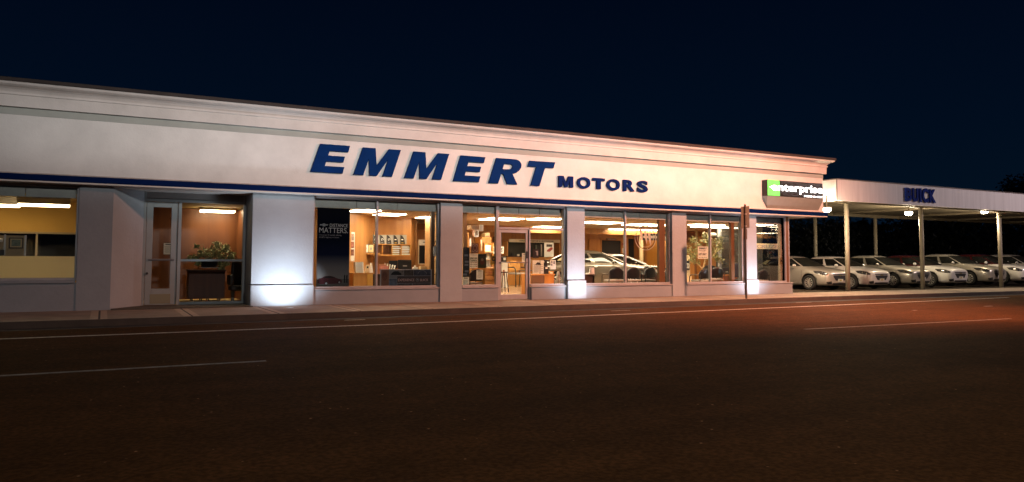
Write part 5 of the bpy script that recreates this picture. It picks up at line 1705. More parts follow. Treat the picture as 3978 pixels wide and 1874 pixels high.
x0, x1, z0, z1 = prect((1970, 946), (2176, 1000), YCn)
o = thing('service_counter', 'wood fronted service counter with a dark hatch behind the entrance', 'counter', ((x0 + x1) / 2, YCn, .03))
MB().box(x0, x1, YCn, YCn + .1, .03, z0).build('front', WOODO, o)
MB().box(x0 - .05, x1 + .05, YCn - .08, YCn + .4, z0, z0 + .04).build('ledge', WOODD, o)
MB().box(x0, x1, YCn + .55, YCn + .6, z0 + .04, z1 + .1).build('hatch', M('dark_green_room', (.018, .02, .014), .5), o)
for k in (x0 + .0, x1 - .06):
    MB().box(k, k + .06, YCn, YCn + .55, z0 + .04, z1 + .1).build('post', WOODW, o)
for k, (pa, pb_) in enumerate((((1988, 984), (1996, 998)), ((2010, 988), (2018, 998)), ((2080, 952), (2086, 998)), ((2102, 950), (2106, 998)))):
    MB().box(*prect(pa, pb_, YCn + .2)[:2], YCn + .2, YCn + .25, *prect(pa, pb_, YCn + .2)[2:]).build('counter_item', (BLACK, PAPER, M('green_grey', (.10, .12, .10), .5), STEEL)[k], o)
x0, x1, z0, z1 = prect((1979.5, 929), (2175, 944.5), 33.0)
o = thing('hanging_sign', 'long white sign with dark capitals above the service counter', 'sign', ((x0 + x1) / 2, 33.0, z0))
MB().box(x0, x1, 33.0, 33.05, z0, z1).build('board', M('sign_board', (.62, .56, .46), .6), o)
text(MB(), 'COLLISION REPAIR & AUTOGLASS', x0 + .19 * (x1 - x0), x0 + .87 * (x1 - x0), z0 + .28 * (z1 - z0), z0 + .68 * (z1 - z0), 32.99, 33.0, .03).build('wording', INK, o)
x0, x1, z0, z1 = prect((1949, 1022), (1972, 1096), 29.5)
o = thing('white_cabinet', 'white cabinet with a small picture just inside the door', 'cabinet', ((x0 + x1) / 2, 29.5, .03))
MB().box(x0, x1, 29.5, 30.1, .03, z1).build('case', PAPER, o, bevel=.01)
MB().box(x0 + .15, x1 - .25, 29.494, 29.5, z1 - .55, z1 - .3).build('picture', SKININK, o)
x0, x1, z0, z1 = prect((1950, 990), (1966, 1022), 29.6)
o = thing('printer', 'black printer on the white cabinet', 'printer', ((x0 + x1) / 2, 29.6, z0))
MB().box(x0, x1, 29.55, 30.0, z0, z1 - .1).build('body', BLACK, o, bevel=.02)
MB().box(x0 + .05, x1 - .05, 29.54, 29.55, z0 + .12, z0 + .22).build('paper', PAPER, o)
x0, x1, z0, z1 = prect((1952, 1056), (1961, 1112), 25.6)
o = thing('stool', 'dark wooden stool with splayed legs inside the door', 'stool', ((x0 + x1) / 2, 25.6, .03))
MB().lathe([(.17, 0), (.18, .02), (.17, .04)], ((x0 + x1) / 2, 25.6, z1 - .04), 16).build('seat', WOODD, o)
for a in (45, 135, 225, 315):
    cxx = (x0 + x1) / 2
    MB().tube([(cxx + .1 * math.cos(rad(a)), 25.6 + .1 * math.sin(rad(a)), z1 - .04), (cxx + .2 * math.cos(rad(a)), 25.6 + .2 * math.sin(rad(a)), .03)], .018).build('leg', WOODD, o)


# ------------------------------------------------------------------ chairs
def make_chair():
    r = bpy.data.objects.new('waiting_chair', None)
    COL.objects.link(r)
    MB().box(-.25, .25, -.24, .24, .42, .48).build('seat', M('grey_seat', (.32, .29, .26), .7), r, bevel=.03)
    vs_, fs_ = [], []
    nn, mm = 10, 8
    for side in (0, 1):
        for i in range(nn + 1):
            u = -1 + 2 * i / nn
            for j in range(mm + 1):
                v_ = j / mm
                wv = .25 * (1 - max(0, (v_ - .55) / .45) ** 2.5 * .45)
                x = u * wv
                y = .22 + .05 * v_ - .07 * (u * u) + side * .035
                z = .52 + .36 * v_ * (1 - .10 * u * u * v_)
                vs_.append((x, y, z))
    K = (nn + 1) * (mm + 1)
    for i in range(nn):
        for j in range(mm):
            a = i * (mm + 1) + j
            fs_ += [(a, a + mm + 1, a + mm + 2, a + 1), (K + a, K + a + 1, K + a + mm + 2, K + a + mm + 1)]
    for i in range(nn):
        a, b = i * (mm + 1), (i + 1) * (mm + 1)
        fs_ += [(a, K + a, K + b, b), (a + mm, b + mm, K + b + mm, K + a + mm)]
    for j in range(mm):
        a, b = j, nn * (mm + 1) + j
        fs_ += [(a, a + 1, K + a + 1, K + a), (b, K + b, K + b + 1, b + 1)]
    mesh_obj('backrest', vs_, fs_, [BLACK], r)
    for s_ in (-1, 1):
        x = s_ * .29
        MB().tube([(x, -.24, .02), (x, -.25, .45), (x, -.23, .60), (x, -.15, .66), (x, .18, .66), (x * .9, .26, .68)], .016, 8).build('armrest', BLACK, r, smooth=True)
        MB().tube([(x * .9, .26, .68), (x, .25, .40), (x, .30, .0)], .016, 8).build('leg', BLACK, r, smooth=True)
        MB().tube([(x, -.24, .45), (x, -.26, .0)], .0155, 8).build('leg', BLACK, r, smooth=True)
    return r


CH = make_chair()
CH1 = [True]


def chair_at(px, py, Y, ang, label, group, scale=1.0):
    c = CH if CH1[0] else copy_tree(CH)
    CH1[0] = False
    q = at(px, py, Y)
    c.location = (q.x, Y, .03)
    c.rotation_euler = (0, 0, rad(ang))
    c.scale = (scale,) * 3
    tag(c, label, 'chair', group)


G1, G2 = 'black chairs in the car window', 'black chairs in the plant window'
chair_at(2384, 1080, 22.1, 170, 'black armchair, first of the row beside the entrance side of the car window', G1, 1.12)
chair_at(2446, 1080, 22.1, 180, 'black armchair straight behind the mullion of the car window', G1, 1.12)
chair_at(2508, 1080, 22.1, 190, 'black armchair, last of the row beside the dark desk', G1, 1.12)
chair_at(2535, 1062, 23.4, 20, 'black round-backed chair standing behind the row, before the desk', G1, 1.15)
chair_at(2720, 1080, 22.0, 185, 'black chair in front of the potted tree trunk', G2, 1.05)
chair_at(2772, 1080, 22.0, 172, 'black chair behind the mullion of the plant window', G2, 1.12)
chair_at(2764, 1050, 23.2, -30, 'dark high-backed chair behind the mullion next to the potted tree', G2, 1.2)
chair_at(2950, 1080, 21.9, 175, 'black chair cut by the lit pillar in the corner bay', 'black chair in the corner bay', 1.0)
chair_at(1836, 1085, 22.2, 190, 'black office chair behind the fair poster', 'black chair in the notice window', 1.05)
# single wooden chair deep inside the entrance
c = copy_tree(CH)
c.name = 'wooden_chair'
q = at(2012, 1080, 30.5)
c.location = (q.x, 30.5, .03)
c.rotation_euler = (0, 0, rad(10))
c.scale = (1.35,) * 3
for ch in c.children:
    if ch.name.split('.')[0] == 'backrest':
        ch.material_slots[0].link = 'OBJECT'
        ch.material_slots[0].material = WOODO
tag(c, 'chair with a yellow wooden back seen through the entrance door', 'chair')

# reception desk and its things
YRc = 23.2
x0, x1, z0, z1 = prect((2066, 1066), (2157, 1112), YRc)
zr = z1
o = thing('reception_desk', 'brown wooden reception desk right of the entrance', 'desk', ((x0 + x1) / 2, YRc, .03))
MB().box(x0, x1, YRc, YRc + .8, zr - .04, zr).build('top', WOODW, o, bevel=.005)
MB().box(x0 + .02, x0 + (x1 - x0) * .55, YRc + .03, YRc + .06, .10, zr - .04).build('modesty_panel', M('plain_brown_panel', (.12, .06, .03), .6), o)
MB().box(x0 + (x1 - x0) * .56, x1 - .03, YRc + .03, YRc + .6, .06, zr - .04).build('drawer_case', WOODO, o)
MB().box(x0, x0 + .04, YRc + .07, YRc + .75, .03, zr - .04).build('side_panel', WOODW, o)
monitor((2104, 1010), (2126, 1052), YRc + .4, 'grey monitor on the reception desk behind the narrow sheet', zr)
for k, (pa, pb_, lab, nm, mt) in enumerate((((2120, 1012), (2136, 1030), 'dark box unit upper on the reception desk', 'desk_unit', BLACK), ((2114, 1036), (2132, 1064), 'black card terminal on the reception desk', 'card_terminal', BLACK), ((2133, 1055), (2151, 1063), 'small wooden tray on the reception desk', 'desk_tray', WOODO))):
    x0, x1, z0, z1 = prect(pa, pb_, YRc + .1)
    z0 = zr if k != 0 else z0
    o = thing(nm, lab, 'desk item', ((x0 + x1) / 2, YRc + .1, z0))
    MB().box(x0, x1, YRc + .3 * (k == 0) + .1, YRc + .3 * (k == 0) + .3, zr, z1).build('body', mt, o, bevel=.01)
    MB().box(x0 + .05, x1 - .05, YRc + .3 * (k == 0) + .094, YRc + .3 * (k == 0) + .1, z1 - .08, z1 - .03).build('label_plate', PAPER, o)
x0, x1, z0, z1 = prect((2160, 1056), (2177, 1112), 22.4)
o = thing('folded_umbrella', 'black and white folded umbrella leaning by the wood column', 'umbrella', ((x0 + x1) / 2, 22.4, .03))
xm = (x0 + x1) / 2
MB().lathe([(.012, 0), (.03, .12), (.07, .35), (.075, .55), (.04, .7), (.012, .72)], (xm, 22.4, .15), 10).build('canopy', M('umbrella_cloth', (.02, .02, .02), .7, noise=(6, .2), col2=(.5, .48, .45)), o)
MB().tube([(xm, 22.4, .03), (xm, 22.4, .95), (xm + .05, 22.4, .98), (xm + .07, 22.4, .93)], .01).build('handle', INK, o)
# easel poster with a red car
YE = 28.0
x0, x1, z0, z1 = prect((2115, 944), (2151, 999), YE)
o = thing('easel_poster', 'large white poster with a small red car on an easel', 'poster', ((x0 + x1) / 2, YE, .03))
MB().box(x0, x1, YE, YE + .02, z0, z1).build('sheet', PAPER, o)
MB().box(x0 + .1, x1 - .08, YE - .003, YE, z1 - .28 * (z1 - z0), z1 - .06).build('photo', M('dark_photo', (.05, .04, .035), .6, noise=(12, .8)), o)
MB().prism([(x0 + (x1 - x0) * u, z0 + (z1 - z0) * v_) for u, v_ in ((.25, .38), (.55, .36), (.88, .55), (.9, .66), (.7, .70), (.5, .60), (.3, .50))], YE - .003, YE).build('printed_car', M('red_car_print', (.30, .03, .02), .5), o)
for dx in (-.3, .3):
    MB().tube([((x0 + x1) / 2 + dx, YE + .05, .03), ((x0 + x1) / 2 + dx * .3, YE + .08, z1)], .02).build('leg', WOODO, o)
# black stroller-like motor scooter beside the door
x0, x1, z0, z1 = prect((2026, 1022), (2056, 1112), 24.2)
o = thing('bar_table', 'round black bar table with a flower pot behind the door edge', 'table', ((x0 + x1) / 2, 24.2, .03))
MB().lathe([(.34, 0), (.36, .015), (.34, .03)], ((x0 + x1) / 2 + .1, 24.2, .85), 24).build('top', BLACK, o)
MB().tube([((x0 + x1) / 2 + .1, 24.2, .05), ((x0 + x1) / 2 + .1, 24.2, .85)], .03).build('column', BLACK, o)
MB().lathe([(.24, 0), (.22, .02), (.05, .04)], ((x0 + x1) / 2 + .1, 24.2, .03), 24).build('foot', BLACK, o)
fp = thing('flower_pot', 'dark flower pot with pale blossom on the round bar table', 'plant', ((x0 + x1) / 2 + .08, 24.2, .88))
MB().lathe([(.09, 0), (.12, .22)], ((x0 + x1) / 2 + .08, 24.2, .882), 16).build('pot', BLACK, fp)
mb = MB()
leaf_cloud(mb, [(((x0 + x1) / 2 + .08, 24.2, 1.2), .16), (((x0 + x1) / 2 + .0, 24.2, 1.14), .10)], 90, .07, 0)
mb.build('blossom', leafmat('pale_blossom', (.15, .14, .08), (.5, .42, .34)), fp)

# ------------------------------------------------------------------ car window
q = at(2508, 924, Yg)
rx, rz = q.x - at(2466, 924, Yg).x, q.z - at(2508, 973, Yg).z
o = thing('glass_emblem', 'large thin white ring with three shields stuck inside the car window', 'emblem', (q.x, Yg, q.z - rz))
DEC = M('white_decal', (.62, .56, .48), .6)
RING = glass_mat('frosted_ring', (.80, .78, .74), .06)
MB().ring(q.x, q.z, rx, rz, .022, Yg + .004, Yg + .007, 48).build('outer_ring', DEC, o)
MB().ring(q.x, q.z, rx * .76, rz * .76, .016, Yg + .004, Yg + .007, 48).build('inner_ring', DEC, o)
MB().ring(q.x, q.z, rx * .97, rz * .97, .05, Yg + .008, Yg + .010, 48).build('frosted_ring', RING, o)
for k, (u, v_) in enumerate(((-.42, .10), (.0, -.02), (.36, -.16))):
    cx_, cz_ = q.x + u * rx, q.z + v_ * rz
    MB().prism([(cx_ + .05, cz_ - .22), (cx_ + .075, cz_ - .06), (cx_ + .04, cz_ + .24), (cx_ - .07, cz_ + .24), (cx_ - .02, cz_ - .02)], Yg + .004, Yg + .007).build('shield', DEC, o)
x0, x1, z0, z1 = prect((2498, 912), (2590, 932), 26.5)
o = thing('hanging_sign', 'dark hanging panel with white lower-case letters behind the ring emblem', 'sign', ((x0 + x1) / 2, 26.5, z0))
MB().box(x0 - .1, x1 + .5, 26.5, 26.54, z0 - .04, z1 + .06).build('panel', M('dark_sign_panel', (.03, .025, .02), .5), o)
text(MB(), 'enterprise', x0, x0 + (x1 - x0) * 1.75, z0, z1, 26.485, 26.5, .03).build('wording', PAPER, o)
YBk = 33.9
for pa, pb_, lab in (((2338, 934), (2413, 1040), 'dark open doorway under the small service sign'), ((2441, 928), (2481, 1040), 'dark open doorway behind the mullion of the car window')):
    x0, x1, z0, z1 = prect(pa, pb_, YBk)
    o = thing('doorway', lab, 'doorway', ((x0 + x1) / 2, YBk, .03), 'dark doorways in the far wall')
    MB().box(x0, x1, YBk + .05, YBk + .09, .03, z1).build('dark_opening', DARK, o)
    MB().box(x0 - .08, x0, YBk, YBk + .09, .03, z1 + .08).box(x1, x1 + .08, YBk, YBk + .09, .03, z1 + .08).box(x0, x1, YBk, YBk + .09, z1, z1 + .08).build('frame', WOODO, o)
x0, x1, z0, z1 = prect((2290, 930), (2336, 1040), YBk)
o = thing('inner_door', 'plain wooden door with a lever in the far wall beside the dark doorway', 'door', ((x0 + x1) / 2, YBk, .03))
MB().box(x0, x1, YBk + .03, YBk + .08, .03, z1).build('leaf', WOODO, o)
MB().box(x1 - .2, x1 - .08, YBk, YBk + .03, 1.0, 1.06).build('lever', CHROME, o)
x0, x1, z0, z1 = prect((2357, 927), (2394, 933), 33.6)
o = thing('hanging_sign', 'small black service sign over the dark doorway', 'sign', ((x0 + x1) / 2, 33.6, z0))
MB().box(x0, x1, 33.6, 33.64, z0, z1).build('board', INK, o)
text(MB(), 'Certified Service', x0 + .05, x1 - .05, z0 + .02, z1 - .02, 33.59, 33.6, .01).build('wording', PAPER, o)
for pa, pb_, lab, mt, nm in (((2420, 945), (2435, 954), 'small dark plaque between the two doorways', REDINK, 'plaque'), ((2420, 965), (2435, 985), 'white notice between the two doorways', PAPER, 'notice')):
    x0, x1, z0, z1 = prect(pa, pb_, YBk)
    o = thing(nm, lab, nm, ((x0 + x1) / 2, YBk, z0))
    MB().box(x0, x1, YBk + .05, YBk + .09, z0, z1).build('board', mt, o)
    MB().box(x0 + .1, x1 - .1, YBk + .046, YBk + .05, (z0 + z1) / 2 - .02, (z0 + z1) / 2 + .02).build('lettering', GREYINK, o)
x0, x1, z0, z1 = prect((2491, 890), (2499, 1040), 29.8)
o = thing('support_column', 'slim white column behind the ring emblem', 'column', ((x0 + x1) / 2, 29.8, .03))
MB().box(x0, x1, 29.8, 29.95, .03, ZV - .002).build('shaft', CREAM, o)
MB().box(x0 - .03, x1 + .03, 29.77, 29.98, .03, .13).build('foot', CREAM, o)
x0, x1, z0, z1 = prect((2513, 934), (2562, 1040), 31.2)
o = thing('inner_door', 'orange wooden door behind the black show car', 'door', ((x0 + x1) / 2, 31.2, .03))
MB().box(x0, x1, 31.2, 31.25, .03, z1).build('leaf', M('orange_door', (.50, .26, .05), .4), o)
MB().box(x0 - .06, x0, 31.18, 31.27, .03, z1 + .06).box(x1, x1 + .06, 31.18, 31.27, .03, z1 + .06).box(x0, x1, 31.18, 31.27, z1, z1 + .06).build('frame', WOODW, o)
MB().tube([(x0 + .12, 31.15, 1.0), (x0 + .12, 31.2, 1.0)], .03, 10).build('knob', CHROME, o)


def desk(p0, p1, Y, label, dep=.75, top=WOODD, front=WOODD):
    x0, x1, z0, z1 = prect(p0, p1, Y)
    o = thing('desk', label, 'desk', ((x0 + x1) / 2, Y, .03))
    MB().box(x0 - .04, x1 + .04, Y, Y + dep, z1 - .035, z1).build('top', top, o, bevel=.005)
    MB().box(x0 + .03, x1 - .03, Y + .06, Y + .08, .1, z1 - .035).build('front_panel', front, o)
    for k in (x0, x1 - .03):
        MB().box(k, k + .03, Y + .04, Y + dep - .04, .03, z1 - .035).build('side_panel', front, o)
    return o, x0, x1, z1


o, x0, x1, zt3 = desk((2270, 1067), (2312, 1110), 22.0, 'dark desk end beside the lit pillar in the car window')
x0, x1, z0, z1 = prect((2290, 1040), (2310, 1067), 22.2)
o = thing('brochure_holder', 'clear white leaflet holder on the desk by the lit pillar', 'leaflet holder', ((x0 + x1) / 2, 22.2, zt3))
MB().prism([(x0, zt3 + .001), (x1, zt3 + .001), (x1 - .02, z1), (x0 + .03, z1)], 22.2, 22.24).build('holder', PAPER, o)
MB().box(x0 - .1, x0 + .06, 22.1, 22.3, zt3, zt3 + .05).build('leaflet_pile', PAPER, o)
o, x0, x1, zt3 = desk((2529, 1068), (2576, 1108), 22.3, 'dark desk at the wood column end of the car window')
x0, x1, z0, z1 = prect((2531, 1053), (2547, 1068), 22.4)
o = thing('desk_phone', 'small black phone with a pale panel on the desk by the wood column', 'phone', ((x0 + x1) / 2, 22.4, zt3))
MB().prism([(x0, zt3), (x1, zt3), (x1, zt3 + .07), (x0 + .02, z1)], 22.35, 22.55).build('body', BLACK, o, bevel=.01)
MB().box(x0 + .05, x1 - .04, 22.345, 22.35, zt3 + .03, zt3 + .06).build('panel', PAPER, o)
x0, x1, z0, z1 = prect((2552, 1052), (2566, 1068), 22.4)
o = thing('desk_toy', 'white cup and pens on the desk by the wood column', 'pen cup', ((x0 + x1) / 2, 22.4, zt3))
MB().lathe([(.04, 0), (.05, .10)], ((x0 + x1) / 2, 22.45, zt3), 14).build('cup', PAPER, o)
for k in range(3):
    MB().tube([((x0 + x1) / 2 + .01 * k, 22.45, zt3 + .05), ((x0 + x1) / 2 + .04 * (k - 1), 22.46, zt3 + .19)], .006, 6).build('pen', INK, o)
x0, x1, z0, z1 = prect((2478, 1018), (2530, 1040), 26.2)
o = thing('service_desk', 'far cream counter with boxes behind the black show car', 'counter', ((x0 + x1) / 2, 26.9, .03))
MB().box(x0 + .5, x1 + 1.2, 30.3, 30.9, .03, 1.02).build('front', WOODO, o)
MB().box(x0 + .46, x1 + 1.24, 30.26, 30.94, 1.02, 1.06).build('top', CREAM, o)
MB().box(x1 - .2, x1 + .2, 30.4, 30.7, 1.06, 1.32).build('monitor', BLACK, o)

# ------------------------------------------------------------------ plant window
YT = 24.2
q = at(2731, 1056, YT)
pt = thing('potted_tree', 'tall leafy indoor tree in a pot behind the window chairs', 'tree', (q.x, YT, .03))
MB().lathe([(.20, 0), (.26, .35), (.28, .38), (.25, .39), (.22, .33)], (q.x, YT, .03), 20).build('pot', M('terracotta', (.28, .12, .06), .8), pt, smooth=True)
BARK = M('pale_bark', (.42, .28, .14), .8, noise=(8, .2))
mb, cents = MB(), []
tw = [(2731, 1050, 0), (2737, 1020, 0), (2742, 990, .05), (2746, 960, 0), (2741, 930, .05), (2738, 912, 0)]


def branch(pts, r0, r1):
    P = [at(px, py, YT + dy) for px, py, dy in pts]
    n_ = len(P)
    mb.tube(P, [r0 + (r1 - r0) * i / (n_ - 1) for i in range(n_)], 7)
    return P


mb.tube([(q.x, YT, .3), tuple(at(2731, 1050, YT))], .05, 8)
for pts, r0 in ((tw, .045), ([(2731, 1050, 0), (2719, 1032, .1), (2704, 1022, .2), (2690, 1012, .25), (2682, 985, .2), (2678, 965, .2)], .04), ([(2736, 1034, 0), (2752, 1018, -.2), (2764, 1004, -.3), (2776, 985, -.35), (2786, 960, -.3), (2795, 940, -.3)], .032),
                 ([(2738, 1010, 0), (2728, 985, .2), (2718, 962, .2), (2702, 945, .2), (2690, 935, .2)], .025), ([(2743, 985, 0), (2756, 965, .2), (2758, 940, .2), (2752, 930, .2)], .022), ([(2776, 985, -.35), (2790, 975, -.4), (2802, 965, -.4)], .016), ([(2764, 1004, -.3), (2785, 1000, -.4), (2800, 1010, -.4)], .016), ([(2786, 960, -.3), (2796, 935, -.3), (2800, 926, -.3)], .012), ([(2704, 1022, .2), (2694, 1000, .3), (2700, 975, .3)], .018)):
    P = branch(pts, r0, .008)
    for p in P[max(1, len(P) - 4):]:
        cents.append((p, .13))
        cents.append((p + Vector((random.uniform(-.15, .15), random.uniform(-.15, .15), .05)), .11))
mb.build('trunk', BARK, pt, smooth=True)
for px, py in ((2690, 925), (2697, 922), (2735, 915), (2740, 935), (2752, 945), (2727, 935), (2720, 950), (2680, 963), (2690, 985), (2685, 1005), (2675, 975), (2745, 980), (2765, 975), (2800, 950), (2795, 955), (2790, 1005), (2800, 1008), (2765, 940), (2710, 960), (2700, 990), (2760, 990)):
    cents.append((at(px, py, YT + random.uniform(-.2, .2)), random.uniform(.08, .15)))
mb = MB()
leaf_cloud(mb, cents, 1500, .10)
mb.build('crown', leafmat('ficus_leaf', (.09, .09, .025), (.32, .28, .10)), pt)
o, x0, x1, z0, z1 = paper_notice('notice', 'white notice with black capitals taped before the potted tree', 'notice', (2711, 958), (2751, 1006), YP2, 0, False)
w, h = x1 - x0, z1 - z0
mb = MB()
text(mb, 'EMMERT', x0 + .1 * w, x1 - .1 * w, z1 - .22 * h, z1 - .08 * h, YP2 - .003, YP2, .03, .25)
text(mb, 'MOTORS', x0 + .12 * w, x1 - .2 * w, z1 - .36 * h, z1 - .27 * h, YP2 - .003, YP2, .0)
text(mb, 'CLOSED', x0 + .3 * w, x1 - .3 * w, z1 - .46 * h, z1 - .41 * h, YP2 - .003, YP2, .0)
text(mb, 'EXIT ONLY', x0 + .06 * w, x1 - .15 * w, z1 - .72 * h, z1 - .54 * h, YP2 - .003, YP2, .03, .2)
text(mb, '541-581-0154', x0 + .06 * w, x1 - .1 * w, z1 - .93 * h, z1 - .85 * h, YP2 - .003, YP2, .01)
mb.build('wording', INK, o)
x0, x1, z0, z1 = prect((2668, 897), (2704, 945), 27.4)
o = thing('louvre_blind', 'brown slatted blind in the corner behind the potted tree', 'blind', ((x0 + x1) / 2, 27.4, z0))
for k in range(7):
    zz = z0 + (z1 - z0) * k / 7
    MB().add([(x0, 27.4, zz), (x1, 27.4, zz), (x1, 27.46, zz + .06), (x0, 27.46, zz + .06), (x0, 27.408, zz - .006), (x1, 27.408, zz - .006), (x1, 27.468, zz + .054), (x0, 27.468, zz + .054)], [(0, 1, 2, 3), (4, 7, 6, 5), (0, 4, 5, 1), (2, 6, 7, 3), (1, 5, 6, 2), (0, 3, 7, 4)]).build('slat', SKININK, o)
MB().box(x1, x1 + .08, 27.36, 27.48, z0 - .1, z1 + .05).build('side_rail', CREAM, o)
x0, x1, z0, z1 = prect((2705, 1000), (2757, 1075), 26.0)
o = thing('room_divider', 'orange wooden panel standing behind the potted tree', 'panel', ((x0 + x1) / 2, 26.0, .03))
MB().box(x0, x1, 26.0, 26.05, .03, z1).build('board', M('rust_wood', (.34, .13, .03), .5, noise=(3, .15)), o)
MB().box(x0 - .05, x0, 25.98, 26.07, .03, z1 + .05).box(x1, x1 + .05, 25.98, 26.07, .03, z1 + .05).build('edge_post', WOODR, o)
x0, x1, z0, z1 = prect((2669, 992), (2681, 1074), 25.0)
o = thing('display_stand', 'pale display stand with a dark number card left of the potted tree', 'stand', ((x0 + x1) / 2, 25.0, .03))
MB().box(x0 - .3, x1, 25.0, 25.04, .6, z1).build('board', CREAM, o)
MB().box(x0 - .25, x1 - .03, 24.99, 25.0, .85, 1.25).build('number_card', INK, o)
text(MB(), '00', x0 - .05, x1 - .05, .92, 1.15, 24.982, 24.99, .02).build('number', PAPER, o)
MB().box(x0 - .3, x1, 24.9, 25.2, .03, .6).build('foot', CREAM, o)
o, x0, x1, zt3 = desk((2792, 1068), (2866, 1108), 23.0, 'low desk with a monitor in the dark part of the plant window', .7, WOODW, WOODR)
monitor((2804, 1040), (2843, 1066), 23.2, 'black monitor in the plant window before the dark glass', zt3)
x0, x1, z0, z1 = prect((2846, 1030), (2862, 1068), 22.8)
o = thing('office_chair', 'blue-black swivel chair beside the corner column', 'chair', ((x0 + x1) / 2, 22.4, .03))
xm = (x0 + x1) / 2
MB().box(xm - .23, xm + .23, 22.2, 22.65, .45, .53).build('seat', BLACK, o, bevel=.03)
MB().box(xm - .2, xm + .22, 22.62, 22.68, .6, 1.15).build('backrest', M('blue_black_fabric', (.012, .016, .03), .6), o, bevel=.025)
MB().tube([(xm, 22.42, .1), (xm, 22.42, .45)], .03).build('column', STEEL, o)
for k in range(5):
    a = 2 * PI * k / 5
    MB().tube([(xm, 22.42, .1), (xm + .28 * math.cos(a), 22.42 + .28 * math.sin(a), .06)], .02).build('leg', BLACK, o)
x0, x1, z0, z1 = prect((2762, 906), (2784, 919), 24.4)
o = thing('wall_lamp_box', 'small white box fixed to the glazing bar behind the mullion', 'box', ((x0 + x1) / 2, 24.4, z0))
MB().box(x0, x1, 24.4, 24.6, z0, z1).build('box', PAPER, o, bevel=.03)
MB().box(x0 + .04, x1 - .04, 24.394, 24.4, z0 + .03, z0 + .06).build('slot', GREYINK, o)

# ------------------------------------------------------------------ corner bay
x0, x1, z0, z1 = prect((2936, 946), (3024, 969), 21.9)
o = thing('hanging_banner', 'pale hanging banner with grey block capitals in the corner bay', 'banner', ((x0 + x1) / 2, 21.9, z0))
MB().box(x0 - .3, x1, 21.9, 21.92, z0, z1).build('board', translucent('cream_board', (.80, .74, .58), .8), o)
text(MB(), 'CRUZE', x0 + .06, x1 - .05, z0 + .03, z1 - .05, 21.892, 21.9, .02).build('wording', SILV2, o)
MB().tube([(x1 - .02, 21.91, z1), (x1 - .09, 21.91, ZV)], .006, 5).build('string', PAPER, o)
x0, x1, z0, z1 = prect((3029, 1001), (3042, 1027), YG + .125)
o = thing('wall_plate', 'brass coloured plate with a dark dial on the corner post', 'plate', ((x0 + x1) / 2, YG + .1, z0))
xw0, xw1 = XC - 0.34, XC - 0.225
MB().box(x0, x1, YG + .125, YG + .135, z0, z1).build('plate', M('brass', (.45, .33, .14), .4, .5), o)
MB().disc((x0 + x1) / 2, (z0 + z1) / 2, .04, .05, YG + .12, YG + .125).build('dial', INK, o)
MB().box(xw0, xw1, YG + .136, YG + .25, ZSL, ZH).build('inner_post', M('cream_post', (.55, .48, .36), .6, noise=(3, .1)), B)

# ------------------------------------------------------------------ trees behind the lot
TBARK = M('dark_bark', (.03, .024, .018), .9, noise=(6, .3))
TLEAF = leafmat('dark_leaf', (.008, .011, .005), (.017, .021, .009))
CLEAF = leafmat('dark_conifer', (.010, .016, .010), (.022, .03, .016))


def broad_tree(px, pbase, ptop, Y, spread, label, group, n=900, name='broadleaf_tree', seed=1):
    random.seed(seed)
    q = at(px, ptop, Y)
    H = q.z
    o = thing(name, label, 'tree', (q.x, Y, 0), group)
    mb = MB()
    mb.tube([(q.x, Y, -.1), (q.x + .1, Y, H * .3), (q.x, Y, H * .6)], [H * .03, H * .024, H * .012], 8)
    cents = []
    for k in range(13):
        a = random.uniform(0, 2 * PI)
        rr = spread * random.uniform(.3, .85)
        zz = H * random.uniform(.35, .86)
        rr *= 1.0 if zz < H * .7 else .6
        e_ = (q.x + rr * math.cos(a), Y + rr * math.sin(a), zz)
        mb.tube([(q.x, Y, H * .3), (q.x + rr * .5 * math.cos(a), Y + rr * .5 * math.sin(a), zz * .8), e_], [H * .012, H * .008, H * .003], 5)
        cents.append((e_, spread * random.uniform(.28, .42)))
    cents.append(((q.x, Y, H * .85), spread * .38))
    mb.build('trunk', TBARK, o)
    mb = MB()
    leaf_cloud(mb, cents, n * 2, spread * .085)
    mb.build('crown', TLEAF, o)


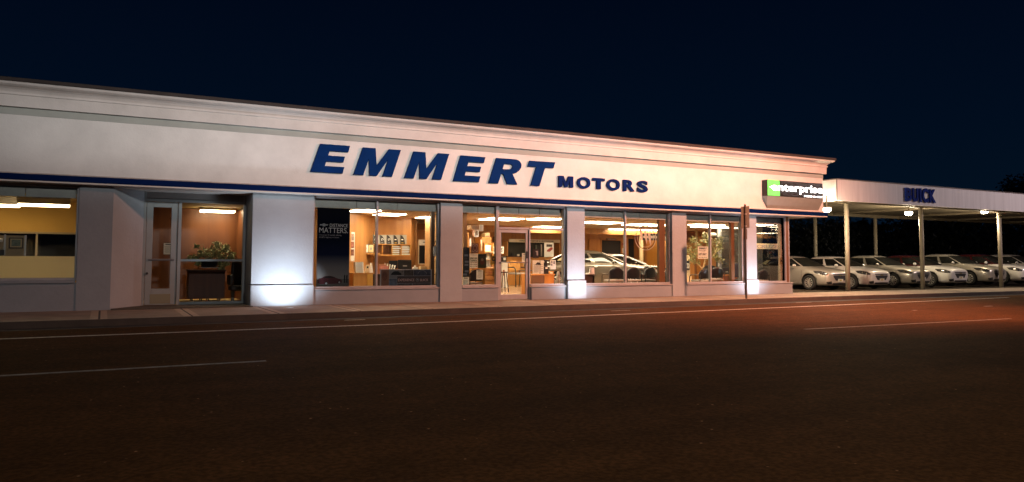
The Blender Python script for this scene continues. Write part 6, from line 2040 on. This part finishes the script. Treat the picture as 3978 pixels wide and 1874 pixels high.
def conifer(px, ptop, Y, w, label, seed=1):
    random.seed(seed)
    q = at(px, ptop, Y)
    H = q.z
    o = thing('conifer', label, 'tree', (q.x, Y, 0), 'conifers beyond the lot')
    MB().tube([(q.x, Y, -.1), (q.x, Y, H * .97)], [H * .02, .02], 7).build('trunk', TBARK, o)
    mb = MB()
    for k in range(900):
        t_ = random.random() ** .8
        z = H * (.06 + .94 * t_)
        r_ = w * (1 - t_) * random.uniform(.3, 1.08) + .05
        a = random.uniform(0, 2 * PI)
        p = Vector((q.x + r_ * .5 * math.cos(a), Y + r_ * .5 * math.sin(a), z))
        d = Vector((math.cos(a), math.sin(a), -.35)) * (r_ * .6 + .2)
        s_ = Vector((-math.sin(a), math.cos(a), 0)) * (.16 * w + .08)
        mb.add([p + s_ * .3, p + d * .6 + s_, p + d, p + d * .6 - s_], [(0, 1, 2, 3)])
    mb.build('crown', CLEAF, o)


broad_tree(3975, 1010, 668, 55, 5.0, 'tall dark tree rising above the far end of the carport roof', 'trees beyond the lot', 2600, seed=3)
broad_tree(4120, 1010, 640, 60, 7.5, 'large dark tree at the photo edge beyond the carport end', 'trees beyond the lot', 1800, seed=4)
conifer(3350, 856, 62, 4.2, 'dark pointed conifer, taller of the two seen under the carport', 5)
conifer(3412, 872, 62, 3.6, 'dark pointed conifer, shorter of the two seen under the carport', 6)
for k, (px, pt_, Y, sp, lab) in enumerate(((3105, 850, 48, 4.5, 'dark bushy tree just past the showroom corner'), (3165, 905, 54, 5, 'low dark tree behind the rear carport post'), (3205, 862, 50, 4.0, 'dark loose tree under the first flood lamp'), (3262, 893, 58, 6, 'low dark tree left of the first carport post'), (3310, 893, 66, 7, 'low dark tree below the taller conifer'), (3470, 895, 60, 8, 'wide dark tree left of the middle flood lamp'),
                                          (3540, 880, 56, 7, 'dark tree below the middle flood lamp'), (3640, 868, 54, 8, 'wide dark tree right of the middle carport post'), (3730, 872, 56, 8, 'dark tree between the middle and last posts'), (3815, 862, 55, 8, 'dark tree below the last flood lamp'))):
    broad_tree(px, 1010, pt_, Y, sp, lab, 'trees beyond the lot', 1100, seed=20 + k)
hg = thing('hedge', 'long dark hedge closing the back of the car lot', 'hedge', (100, 75, 0))
mb = MB()
leaf_cloud(mb, [((x, 75 + random.uniform(-.5, .5), random.uniform(.5, 3.0)), 1.5) for x in range(20, 180)], 5200, .9)
mb.build('foliage', TLEAF, hg)
mb = MB()
for x in range(20, 180, 4):
    mb.tube([(x, 75, 0), (x + .3, 75, 1.4), (x, 75, 3.2)], [.09, .07, .03], 5)
mb.build('stems', TBARK, hg)
